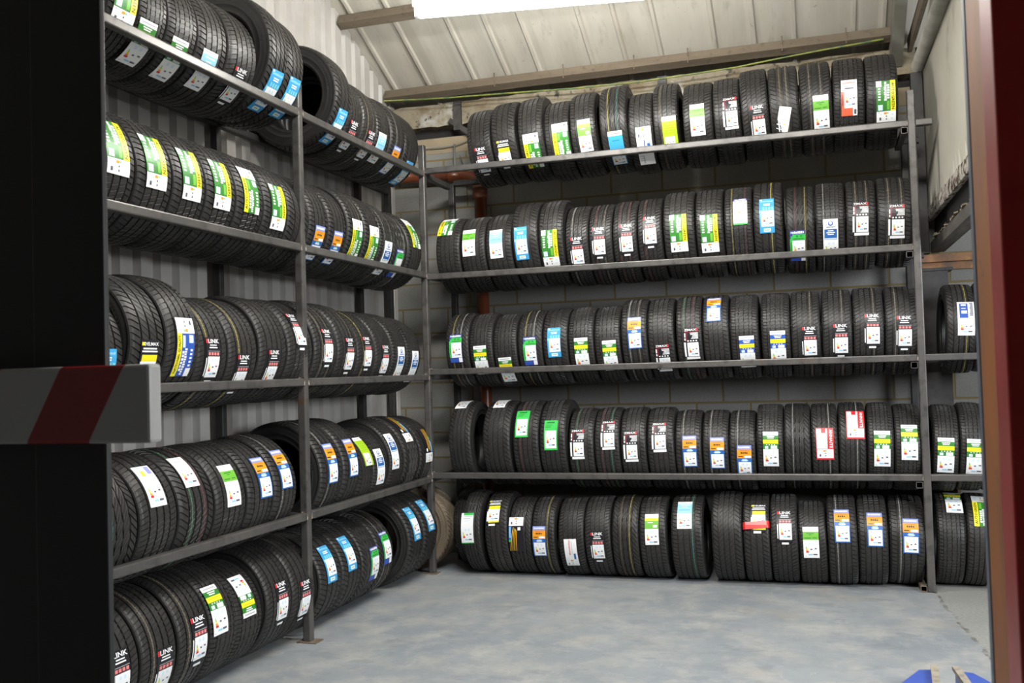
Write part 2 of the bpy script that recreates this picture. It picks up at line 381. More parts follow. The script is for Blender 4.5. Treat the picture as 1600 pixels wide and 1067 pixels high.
# ------------------------------------------------------------------ racks
PS, RS = .055, .050
ZB = {1: (3.379, 3.382), 2: (2.482, 2.479), 3: (1.681, 1.678), 4: (.8167, .8165)}
ZL = {1: (3.356, 3.366), 2: (2.496, 2.494), 3: (1.639, 1.635), 4: (.785, .79)}
def zb(k, x): a, b = ZB[k]; return a+(b-a)*x/4
def zl(k, y): a, b = ZL[k]; return a+(b-a)*(-y/3)
def rack(name, label): return thing(name, label, 'tyre rack', (0, 0, 0))
LR = rack('tyre_rack', 'dark steel tube rack with four shelves along the corrugated wall on the left')
BR = rack('tyre_rack', 'dark steel tube rack with four shelves along the rear block wall')
def part(nm, p0, p1, s, par, m=STEEL): return obj(nm, tube_square(p0, p1, s), m, par)
# posts stand behind the front rails, so the rail runs past uncut
for y in (-2.0635, -4.15):
    part('post', (-.002, y, .006), (-.002, y, 3.55), PS, LR)
    obj('foot_plate', box(-.06, .075, y-.05, y+.05, 0, .007), RUST, LR)
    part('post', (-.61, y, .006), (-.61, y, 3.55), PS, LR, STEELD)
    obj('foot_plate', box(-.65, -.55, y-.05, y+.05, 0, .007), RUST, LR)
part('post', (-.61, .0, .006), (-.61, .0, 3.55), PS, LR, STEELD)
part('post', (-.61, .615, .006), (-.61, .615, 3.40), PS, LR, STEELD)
part('post', (.0, .0, .006), (.0, .0, 3.60), PS, LR)
obj('foot_plate', box(-.05, .05, -.05, .05, 0, .007), RUST, LR)
for k in (1, 2, 3, 4):
    # front rail in lengths between the posts, rear rail uncut
    for ya, yb in ((-4.30, -4.178), (-4.1225, -2.091), (-2.036, -.0275), (.0275, .60)):
        part('front_rail', (.0, ya, zl(k, ya)), (.0, yb, zl(k, yb)), RS, LR)
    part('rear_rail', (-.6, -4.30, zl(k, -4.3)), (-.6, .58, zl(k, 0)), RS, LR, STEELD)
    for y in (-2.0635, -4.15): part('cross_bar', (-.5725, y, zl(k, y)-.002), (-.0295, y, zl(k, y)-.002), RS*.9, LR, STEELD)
    bm = bmesh.new()
    for y in (-2.091, -2.036, -.0275):
        add_tube(bm, [(.024, y, zl(k, y)-.02), (.024, y, zl(k, y)+.026)], .006, 6); add_tube(bm, [(-.015, y, zl(k, y)+.026), (.024, y, zl(k, y)+.026)], .005, 6)
    obj('weld', bm, WELD, LR)
XE = 3.845
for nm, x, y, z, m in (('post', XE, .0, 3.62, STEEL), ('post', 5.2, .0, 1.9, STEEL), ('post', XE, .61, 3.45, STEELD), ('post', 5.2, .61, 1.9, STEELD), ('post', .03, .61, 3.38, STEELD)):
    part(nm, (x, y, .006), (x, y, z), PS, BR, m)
for k in (1, 2, 3, 4):
    end = {1: 3.98, 2: 3.80, 3: 5.30, 4: 5.30}[k]
    segs = [(.0275, 3.8175)] + ([(3.8725, 3.98)] if k == 1 else []) + ([(3.8725, 5.172)] if k > 2 else [])
    for xa, xb in segs: part('front_rail', (xa, 0, zb(k, xa)), (xb, 0, zb(k, xb)), RS, BR)
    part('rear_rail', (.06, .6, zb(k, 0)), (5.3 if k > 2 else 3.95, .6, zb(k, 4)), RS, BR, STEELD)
    zc = zb(k, XE)-.052
    part('cross_bar', (XE-.052, -.03, zc), (XE-.052, .57, zc), .046, BR)
    bm = bmesh.new(); add_tube(bm, [(3.8175, -.024, zb(k, 4)-.02), (3.8175, -.024, zb(k, 4)+.026)], .006, 6); add_tube(bm, [(.0275, -.024, zb(k, 0)-.02), (.0275, -.024, zb(k, 0)+.026), (.0275, .02, zb(k, 0)+.027)], .006, 6)
    obj('weld', bm, WELD, BR)
part('cross_bar', (XE-.052, -.03, .024), (XE-.052, .57, .024), .044, BR, RUST)

# ------------------------------------------------------------------ tyres
# cross-section: (x/width, r/R)
def crown(x): return 1-.014*(abs(x)/.40)**2.2 if abs(x) <= .40 else 1-.014-.033*((abs(x)-.40)/.07)**1.8
PATTERNS = [  # grooves (centre, half width), pitches, shoulder skew, rib skew, rib sipe depth
    dict(g=[-.27, -.09, .09, .27], hw=.018, n=66, sk=.5, rs=.4, rd=.006, z=0),
    dict(g=[-.26, -.085, .085, .26], hw=.020, n=58, sk=1.3, rs=.9, rd=.006, z=0),
    dict(g=[-.22, .0, .22], hw=.022, n=62, sk=.9, rs=-1.0, rd=.007, z=0),
    dict(g=[-.28, -.10, .08, .24], hw=.018, n=72, sk=-.8, rs=.6, rd=.007, z=0),
    dict(g=[-.25, -.08, .08, .25], hw=.018, n=54, sk=1.8, rs=1.8, rd=.008, z=.012),
    dict(g=[-.29, -.17, 0, .17, .29], hw=.013, n=80, sk=.3, rs=.3, rd=.006, z=.008),
]
GD, SD = .026, .019
def tread_mesh(P):
    cols = []   # (x, r, sipe depth, skew, stripe id of the strip to the right)
    def rib(a, b, shoulder, side):
        xs = [a, b]
        w_ = b-a
        if shoulder: pass
        if not shoulder: xs = [a, a+w_*.42, a+w_*.58, b]
        else: xs = [a, a+.35*w_, a+.62*w_, a+.74*w_, b] if side > 0 else [a, b-.74*w_, b-.62*w_, b-.35*w_, b]
        return xs
    edges = [-.47]
    for gc in P['g']: edges += [gc-P['hw'], gc+P['hw']]
    edges.append(.47)
    nr = len(edges)//2
    for i in range(nr):
        a, b = edges[2*i], edges[2*i+1]
        sh = i in (0, nr-1)
        xs = [a, b] if not sh else None
        if sh:
            outer, inner = (a, b) if i == 0 else (b, a)
            t = [0, .16, .30, .62, 1]
            xs = sorted(outer+(inner-outer)*q for q in t)
        else:
            w_ = b-a; xs = [a, a+w_*.40, a+w_*.60, b]
        for j, xx in enumerate(xs):
            if sh: s = SD if abs(xx) < .455 else 0.; sk = P['sk']*(abs(xx)-.25)*4*(1 if i == 0 else -1)
            else: s = P['rd']; sk = P['rs']*(xx-a)/max(b-a, .01)
            st = 0
            if not sh and j == 1: st = 1 if i == 1 else (2 if i == nr-2 else 0)
            cols.append((xx, crown(xx), s, sk, st, 'g' if j == len(xs)-1 and i < nr-1 else ''))
        if i < nr-1:
            gx0, gx1 = edges[2*i+1], edges[2*i+2]
            for gx in (gx0+.004, gx1-.004): cols.append((gx, crown(gx)-GD, 0, 0, 0, 'z'))
    bm = bmesh.new(); n = P['n']; pit = 2*PI/n; rings = []
    for (xx, r, s, sk, st, fl) in cols:
        ring = []
        for k in range(n):
            for q, (o, dn_) in enumerate(((0, 0), (.74, 0), (.79, 1), (.95, 1))):
                th = (k+o+sk)*pit
                zz = P['z']*(1 if (k % 2) else -1) if fl in ('g', 'z') or False else 0
                rr = r-s*dn_
                ring.append(bm.verts.new((xx+zz, -rr*math.cos(th), rr*math.sin(th))))
        rings.append(ring)
    m = n*4
    for c in range(len(cols)-1):
        A, B = rings[c], rings[c+1]; st = cols[c][4]
        for k in range(m):
            f = bm.faces.new((A[k], B[k], B[(k+1) % m], A[(k+1) % m])); f.material_index = st
    bmesh.ops.recalc_face_normals(bm, faces=bm.faces)
    me = bpy.data.meshes.new('tread'); bm.to_mesh(me); bm.free()
    # point outwards
    p = me.polygons[len(me.polygons)//2]
    if p.normal.dot(Vector((0, p.center.y, p.center.z))) < 0: me.flip_normals()
    for _ in range(3): me.materials.append(RUB)
    return me
def side_mesh():
    prof = [(.47, .953), (.482, .93), (.484, .925), (.478, .922), (.495, .885), (.500, .845), (.499, .80), (.503, .797), (.503, .785), (.496, .782), (.484, .735), (.470, .70), (.474, .696), (.474, .682), (.462, .678), (.440, .652), (.40, .638), (.372, .645), (.375, .69), (.40, .76), (.40, .83), (.36, .895), (.28, .925), (0, .935)]
    bm = bmesh.new(); n = 72; prev = None; first = None
    for k in range(n):
        th = 2*PI*k/n; ring = [bm.verts.new((x, -r*math.cos(th), r*math.sin(th))) for x, r in prof]
        if prev:
            for j in range(len(prof)-1): bm.faces.new((prev[j], prev[j+1], ring[j+1], ring[j])).smooth = True
        else: first = ring
        prev = ring
    for j in range(len(prof)-1): bm.faces.new((prev[j], prev[j+1], first[j+1], first[j])).smooth = True
    # raised lettering blocks around the sidewall
    random.seed(2)
    for a0 in (.3, 2.4, 4.5):
        for q in range(9):
            th = a0+q*.075; c, s = -math.cos(th), math.sin(th)
            rad = Vector((0, c, s)); tan = Vector((0, -s, c))
            hh = .028 if q % 3 else .022
            add_obox(bm, Vector((.4985, 0, 0))+rad*.83, (.004, 0, 0), tan*.018, rad*hh)
    bmesh.ops.recalc_face_normals(bm, faces=bm.faces)
    me = bpy.data.meshes.new('sidewall'); bm.to_mesh(me); bm.free(); me.materials.append(SIDE)
    return me
TREADS = [tread_mesh(P) for P in PATTERNS]; SIDEM = side_mesh()

# ---- paper labels -------------------------------------------------
COL = dict(w=(.86, .87, .88), k=(.012, .012, .016), r=(.62, .02, .03), m=(.16, .012, .022), g=(.035, .20, .03), lg=(.15, .44, .045), bg=(.04, .50, .08), y=(.85, .74, .02),
           gold=(.72, .50, .04), o=(.80, .31, .015), b=(.03, .09, .42), mb=(.025, .12, .40), sb=(.05, .33, .64), lb=(.30, .60, .80), cy=(.20, .62, .72), lav=(.28, .30, .60), dk=(.10, .10, .14),
           lime=(.38, .58, .015), pk=(.75, .22, .22), co=(.80, .13, .06), n=(.05, .05, .25), gr=(.45, .46, .50), pb=(.62, .78, .90), te=(.22, .55, .36))
LM = {}
def lm(c):
    if c not in LM: LM[c] = mat('label_'+c, COL[c], .38, spec=.4)
    return LM[c]
FONT_CACHE = {}
def text_geo(s):
    """flat outline mesh of a string, height about 1, starting at x=0"""
    if s in FONT_CACHE: return FONT_CACHE[s]
    cu = bpy.data.curves.new('txt', 'FONT'); cu.body = s; cu.resolution_u = 1; cu.offset = .018
    o = bpy.data.objects.new('txt', cu); C.objects.link(o)
    dg = bpy.context.evaluated_depsgraph_get(); me = o.evaluated_get(dg).to_mesh()
    V = [(v.co.x, v.co.y) for v in me.vertices]; Fs = [tuple(p.vertices) for p in me.polygons]
    o.evaluated_get(dg).to_mesh_clear(); bpy.data.objects.remove(o); bpy.data.curves.remove(cu)
    x0 = min(v[0] for v in V); x1 = max(v[0] for v in V); y0 = min(v[1] for v in V); y1 = max(v[1] for v in V)
    V = [((x-x0)/(x1-x0), (y-y0)/(y1-y0)) for x, y in V]
    FONT_CACHE[s] = (V, Fs); return FONT_CACHE[s]
def R_(a, b, c, d, col): return ('r', a, b, c, d, col)     # u0, v0, u1, v1
def lines(u0, v0, u1, v1, n, col, al='c'):
    out = []; random.seed(int(u0*100+v0*1000)+n); h = (v1-v0)/n
    for i in range(n):
        l = (u1-u0)*random.uniform(.62, .98); v = v0+i*h
        a = {'c': (u0+u1)/2-l/2, 'l': u0, 'r': u1-l}[al]
        out.append(R_(a, v+h*.15, a+l, v+h*.72, col))
    return out
def eu(u0, v0, u1, v1):
    """energy-rating panel: rating arrows, two blue badges, noise bar"""
    def q(a, b, c, d, col): return R_(u0+(u1-u0)*a, v0+(v1-v0)*b, u0+(u1-u0)*c, v0+(v1-v0)*d, col)
    return [R_(u0, v0, u1, v1, 'w'), q(.30, .10, .44, .24, 'pb'), q(.60, .10, .74, .24, 'pb'),
            q(.14, .32, .20, .38, 'te'), q(.14, .39, .23, .45, 'lime'), q(.14, .46, .26, .52, 'y'), q(.14, .53, .29, .60, 'o'), q(.14, .61, .33, .70, 'r'),
            q(.44, .46, .56, .53, 'dk'), q(.72, .42, .86, .49, 'dk'), q(.30, .78, .58, .86, 'lb'), q(.62, .77, .88, .85, 'dk'), q(.08, .90, .16, .93, 'gr')]
def eu_side(u0, v0, u1, v1):
    def q(a, b, c, d, col): return R_(u0+(u1-u0)*a, v0+(v1-v0)*b, u0+(u1-u0)*c, v0+(v1-v0)*d, col)
    return [R_(u0, v0, u1, v1, 'w'), q(.38, .10, .52, .28, 'o'), q(.52, .12, .62, .24, 'te'), q(.10, .08, .14, .14, 'dk'), q(.18, .22, .28, .34, 'pb'), q(.14, .55, .24, .82, 'dk'),
            q(.48, .40, .54, .52, 'dk'), q(.48, .66, .54, .80, 'dk'), q(.76, .24, .88, .40, 'pb'), q(.74, .60, .86, .76, 'pb')]
def T(s, u0, v0, u1, v1, col, rot=0): return ('t', s, u0, v0, u1, v1, col, rot)
def blur_word(n, u0, v0, u1, v1, col, rot=0):
    """a word too small to read in the photo: a row of letter-sized marks"""
    out = []; random.seed(n)
    for k in range(n):
        a, b = k/n, (k+.72)/n; h = random.choice((0, 0, .12, .2))
        if rot: out.append(R_(u0+(u1-u0)*h, v0+(v1-v0)*a, u1, v0+(v1-v0)*b, col))
        else: out.append(R_(u0+(u1-u0)*a, v0+(v1-v0)*h, u0+(u1-u0)*b, v1, col))
    return ('m', out)
D = {}
D['LINK'] = (.100, [R_(0,0,1,.94,'k'), R_(.03,.035,.16,.125,'r'), T('LINK',.18,.035,.95,.125,'w')] + lines(.18,.15,.86,.19,1,'w') + lines(.05,.20,.98,.245,1,'w')
    + [R_(.14,.29,.98,.30,'gr')] + [R_(.16+i*.205,.32,.16+i*.205+.15,.385,'pk') for i in range(4)] + [R_(.0,.44,.06,.84,'w')] + eu(.13,.41,.98,.87) + [R_(.28,.945,.74,1,'w')])
D['ZMAX'] = (.105, [R_(0,0,1,.93,'k'), T('ZMAX',.04,.02,.88,.085,'w'), R_(.86,.01,.97,.10,'r'), R_(.05,.10,.99,.125,'m'), R_(.12,.125,.22,.40,'m')] + lines(.40,.14,.98,.345,5,'w','r')
    + [R_(.03,.15,.11,.28,'w'), R_(.03,.31,.11,.38,'w')] + [R_(.22+i*.19,.375,.22+i*.19+.10,.415,'w') for i in range(4)] + [R_(-.02,.44,.10,.90,'w')] + eu(.20,.45,.97,.90) + [R_(.08,.92,1.0,1,'w')])
D['DEL'] = (.105, [R_(0,0,1,.94,'k'), R_(.04,.05,.20,.115,'y'), T('DELMAX',.18,.05,.98,.115,'w')] + lines(.06,.15,.96,.255,2,'w') + [R_(.10,.29,.96,.42,'y')] + eu(.06,.42,.96,.84)
    + [R_(.0,.50,.07,.85,'w'), R_(.12,.84,.96,.89,'y'), R_(.16,.93,.66,1,'w')])
def strip(c1):
    return [R_(0,0,1,.73,c1), R_(0,0,.28,.15,'w'), R_(.73,0,1,.74,'y'), T('AUTOGREEN' if c1 == 'g' else 'NATIONAL QUALITY',.79,.06,.94,.70,'k',1), blur_word(11,.40,.03,.54,.50,'w',1), blur_word(6,.56,.10,.68,.46,'w',1)] + \
        [R_(.09,.18+i*.065,.22,.215+i*.065,'w') for i in range(5)] + [R_(.54,.50,.68,.70,'pb' if c1 == 'b' else 'lg'), R_(.08,.58,.32,.71,'pb')] + eu_side(0,.735,1,1)
D['GY'] = (.125, strip('g')); D['BY'] = (.115, strip('b'))
def band(c1, c2):
    return [R_(0,0,1,.11,'w'), R_(.12,.04,.88,.07,'gr'), R_(0,.11,1,.50,c1)] + lines(.20,.125,.80,.21,2,'w') + [R_(0,.23,1,.345,'y'), R_(.12,.265,.85,.285,c2)] + \
        [R_(.20+i*.17,.362,.20+i*.17+.08,.385,'w') for i in range(4)] + [R_(.12,.41,.34,.485,'pb'), R_(.50,.40,.92,.49,'w')] + eu(0,.50,1,1)
D['GYG'] = (.105, band('g', 'gold')); D['BYB'] = (.105, band('b', 'gold'))
D['ORB'] = (.103, [R_(0,0,1,1,'mb'), R_(.02,.01,.98,.135,'lav'), blur_word(8,.10,.045,.90,.095,'w'), R_(.01,.14,.99,.41,'o'), blur_word(4,.26,.215,.76,.265,'k'), R_(.20,.17,.80,.185,'co'), R_(.08,.345,.40,.37,'k'), R_(.50,.33,.94,.395,'w'),
    R_(.34,.43,.68,.51,'lb'), R_(.28,.47,.74,.49,'w')] + eu(.08,.53,.94,.97))
D['BLU'] = (.103, [R_(0,0,1,1,'sb'), R_(.05,.02,.20,.055,'w'), blur_word(9,.08,.06,.95,.11,'lb')] + lines(.20,.15,.82,.24,2,'w') + [R_(.22+i*.20,.27,.22+i*.20+.13,.36,'cy') for i in range(4)] + [R_(0,.365,.12,.44,'cy')]
    + eu(.12,.375,.97,.82) + [R_(.26,.87,.74,.96,'w'), R_(.34,.90,.66,.93,'te')])
D['BG'] = (.105, [R_(0,0,1,1,'n'), blur_word(7,.18,.03,.95,.095,'w'), R_(.06,.035,.16,.09,'lb'), R_(.18,.12,1,.29,'bg'), R_(.06,.17,.20,.29,'bg'), blur_word(2,.40,.145,.58,.205,'g'), blur_word(2,.66,.145,.84,.205,'g'), R_(.22,.235,.92,.265,'g'), R_(0,.25,.18,.82,'bg'), R_(.05,.36,.10,.74,'g')]
    + eu(.16,.30,.98,.82) + [R_(.70,.83,.98,.99,'w'), R_(.05,.84,.62,.98,'b')])
D['WGW'] = (.105, [R_(0,0,1,1,'w'), T('Rapid',.22,.045,.78,.105,'gr'), R_(0,.16,1,.42,'lg'), R_(.22,.20,.72,.225,'g'), R_(.38,.25,.56,.27,'g'), R_(.08,.35,.50,.375,'g'), R_(.62,.345,.88,.37,'g')] + eu(.02,.46,.98,.98))
D['WBC'] = (.100, [R_(0,0,1,1,'w'), ('c',.5,.115,.17,.12,'b'), ('c',.5,.105,.105,.11,'w'), R_(.42,.04,.46,.13,'w'), R_(.20,.20,.82,.22,'b'), R_(.08,.26,.92,.53,'mb')] + lines(.20,.28,.80,.42,3,'w') + [R_(.10,.49,.90,.52,'pb')] + eu(.02,.56,.98,.99))
D['WHT'] = (.100, [R_(0,0,1,1,'w'), R_(.66,.03,.92,.24,'lav'), R_(.28,.14,.48,.28,'y'), R_(.10,.05,.5,.07,'gr'), R_(.12,.10,.44,.115,'gr')] + eu(.02,.38,.98,.98))
D['WGT'] = (.100, [R_(0,0,1,1,'w'), R_(.20,0,1,.08,'bg'), R_(.25,.11,.9,.13,'gr'), R_(.2,.18,.75,.20,'gr'), R_(.2,.26,.7,.28,'pb'), R_(0,.97,1,1,'bg')] + eu(.02,.48,.98,.96))
D['WRT'] = (.095, [R_(0,0,1,1,'w'), blur_word(12,.34,.04,.48,.56,'pk',1), R_(.58,.06,.62,.50,'gr'), R_(.70,.50,.86,.72,'mb')] + eu_side(.0,.72,1,1))
D['WHS'] = (.095, [R_(0,0,1,1,'w'), R_(.20,.06,.75,.08,'pb'), R_(.25,.17,.70,.20,'gr')] + eu(.02,.34,.98,.98))
D['RED'] = (.120, [R_(0,0,1,1,'r'), R_(.04,.03,.64,.66,'w'), R_(.30,.02,.54,.17,'r'), R_(.34,.28,.50,.38,'pb'), R_(.36,.54,.48,.62,'pb'), T('ANNAITE',.76,.05,.92,.64,'w',1)] + eu_side(.05,.675,.96,.95))
D['RWT'] = (.105, [R_(0,0,1,1,'w'), blur_word(9,.08,.07,.90,.105,'co'), R_(.08,.17,.90,.195,'gr'), R_(.22,.235,.78,.27,'dk'), R_(0,.34,.18,.80,'co'), R_(.06,.42,.11,.72,'m'), R_(0,.79,.72,1,'co'), R_(.80,.83,.94,.96,'dk')] + eu(.18,.32,.96,.78))
D['LIME'] = (.105, [R_(0,0,1,1,'lime'), R_(0,0,1,.14,'w'), R_(.14,.06,.80,.085,'gr')] + [R_(.12,.19+i*.075,.86,.205+i*.075,'lg') for i in range(5)] + eu(.10,.60,.80,.99))
FL = [R_(0,0,1,1,'k')] + eu_side(0,0,1,.26) + [R_(0,.26,.20,.70,'mb'), R_(.05,.29,.14,.60,'lb'), R_(.0,.66,.16,.72,'bg'), R_(.62,.30,.82,.39,'w')]
for i, (a, c) in enumerate(((.30, 'gold'), (.38, 'o'), (.46, 'gold'), (.54, 'o'))): FL += [('q', a, .30+.03*i, a+.05, .30+.03*i, a-.20+.06*i, .98, a-.24+.06*i, .98, c)]
D['FLM'] = (.115, FL)
D['BWG'] = (.100, [R_(0,0,1,1,'w'), R_(0,0,1,.10,'n'), blur_word(8,.12,.025,.94,.08,'w'), R_(.48,.12,.86,.16,'gr'), R_(0,.95,1,1,'bg'), R_(.10,.40,.16,.60,'pk'), R_(.36,.54,.5,.58,'o'), R_(.72,.50,.84,.54,'gr'), R_(.64,.74,.88,.78,'gr')])
D['LBL'] = (.105, [R_(0,0,1,1,'w'), R_(.12,.03,.80,.055,'gr'), R_(.0,.11,1,.50,'lb'), R_(.20,.15,.85,.18,'w'), R_(.10,.36,.90,.38,'sb'), R_(.30,.24,.7,.26,'w')] + eu(.05,.52,.98,.98))
D['WBB'] = (.105, [R_(0,0,1,1,'w'), R_(.12,.05,.62,.50,'b'), R_(.22,.08,.52,.13,'w'), R_(.24,.28,.56,.37,'w'), R_(.24,.20,.50,.22,'w'), blur_word(10,.72,.03,.92,.45,'dk',1)] + eu(.04,.54,.96,.97))
D['WBAR'] = (.115, eu_side(0,0,1,.30) + [R_(0,.30,1,1,'w'), R_(.46,.32,.54,.66,'n'), R_(.66,.40,.86,.58,'mb')] + [R_(.10,.36+i*.07,.40,.375+i*.07,'gr') for i in range(8)] + [R_(.30,.72,.36,.95,'gr')])
D['BHD'] = (.110, [R_(0,0,1,1,'sb'), R_(0,0,1,.12,'w'), R_(.25,.05,.85,.08,'pk'), R_(.25,.24,.75,.26,'mb')] + eu(.05,.66,.95,.98))
D['WT'] = (.085, [R_(0,0,1,1,'w'), R_(.2,.10,.7,.13,'gr'), R_(.15,.22,.6,.25,'gr'), R_(.3,.50,.95,.53,'gr'), R_(.55,.66,.70,.70,'y'), R_(.3,.80,.6,.83,'lb')])
D['GRN'] = (.105, [R_(0,0,1,1,'bg'), blur_word(5,.22,.05,.78,.11,'k'), R_(.15,.16,.6,.18,'g'), R_(.12,.22,.5,.25,'g')] + eu(.10,.36,.92,.94))
D['ARR'] = (.100, [R_(0,0,1,1,'w'), R_(0,.14,1,.26,'y'), R_(0,.24,1,.50,'lg'), R_(.2,.28,.6,.31,'w'), R_(.6,.38,.9,.46,'w')] + eu(.0,.52,1,1))
LEN = dict(LINK=0.25,ZMAX=0.235,DEL=0.235,GY=0.27,BY=0.28,GYG=0.255,BYB=0.255,ORB=0.245,BLU=0.245,BG=0.24,WGW=0.235,WBC=0.27,WHT=0.225,WGT=.235,WRT=.24,RED=0.23,RWT=0.24,LIME=0.24,FLM=0.28,BWG=0.205,LBL=0.24,WBB=0.24,WBAR=0.32,BHD=0.27,WT=0.17,GRN=0.22,ARR=0.24,WHS=0.19)
def label_mesh(key, tail=None):
    w_, els = D[key]; els = [q for e in els for q in (e[1] if e[0] == 'm' else [e])]; A = LEN[key]/.32; cols = []; bm = bmesh.new()
    def P(u, v, lay): a = (.5-v)*A; r = 1.010+lay*.0016; return ((u-.5)*w_, -r*math.cos(a), r*math.sin(a))
    def mi(c):
        if c not in cols: cols.append(c)
        return cols.index(c)
    lay = 0; placed = []
    for e in els:
        if e[0] == 'r':
            _, u0, v0, u1, v1, c = e
            L_ = 1+max([p[4] for p in placed if p[0] < u1-1e-6 and p[2] > u0+1e-6 and p[1] < v1-1e-6 and p[3] > v0+1e-6], default=-1)
            placed.append((u0, v0, u1, v1, L_)); n = max(1, int(math.ceil(abs(v1-v0)*14)))
            base = L_ == 0
            for i in range(n):
                va, vb = v0+(v1-v0)*i/n, v0+(v1-v0)*(i+1)/n
                f = bm.faces.new([bm.verts.new(P(u, v, L_)) for u, v in ((u0, vb), (u1, vb), (u1, va), (u0, va))]); f.material_index = mi(c)
                if base:   # paper edge down to the rubber on both sides
                    for uu, fl in ((u0, 1), (u1, 0)):
                        q = [P(uu, va, 0), P(uu, vb, 0), P(uu, vb, -5), P(uu, va, -5)]
                        bm.faces.new([bm.verts.new(t) for t in (q if fl else q[::-1])]).material_index = mi(c)
        elif e[0] == 't':
            _, s, u0, v0, u1, v1, c, rot = e; V, Fs = text_geo(s)
            L_ = 1+max([p[4] for p in placed if p[0] < u1 and p[2] > u0 and p[1] < v1 and p[3] > v0], default=0)
            vs = [bm.verts.new(P(*((u0+(u1-u0)*x, v1-(v1-v0)*y) if not rot else (u0+(u1-u0)*y, v0+(v1-v0)*x)), L_)) for x, y in V]
            for f in Fs:
                try: bm.faces.new([vs[i] for i in f]).material_index = mi(c)
                except ValueError: pass
        elif e[0] == 'c':
            _, uc, vc, ru, rv, c = e; n = 20
            L_ = 1+max([p[4] for p in placed if p[0] < uc+ru and p[2] > uc-ru and p[1] < vc+rv/2 and p[3] > vc-rv/2], default=0)
            placed.append((uc-ru, vc-rv/2, uc+ru, vc+rv/2, L_))
            rv2 = ru*w_/LEN[key]
            bm.faces.new([bm.verts.new(P(uc+ru*math.cos(2*PI*k/n), vc-rv2*math.sin(2*PI*k/n), L_)) for k in range(n)]).material_index = mi(c)
        elif e[0] == 'q':
            _, x0, y0, x1, y1, x2, y2, x3, y3, c = e; n = 8
            for i in range(n):
                a, b = i/n, (i+1)/n
                pa = (x0+(x3-x0)*a, y0+(y3-y0)*a); pb_ = (x1+(x2-x1)*a, y1+(y2-y1)*a); pc = (x1+(x2-x1)*b, y1+(y2-y1)*b); pd = (x0+(x3-x0)*b, y0+(y3-y0)*b)
                bm.faces.new([bm.verts.new(P(*q, 4)) for q in (pd, pc, pb_, pa)]).material_index = mi(c)
    me = bpy.data.meshes.new('paper_label'); bm.to_mesh(me); bm.free()
    for c in cols: me.materials.append(lm(c))
    return me
LABELS = {}

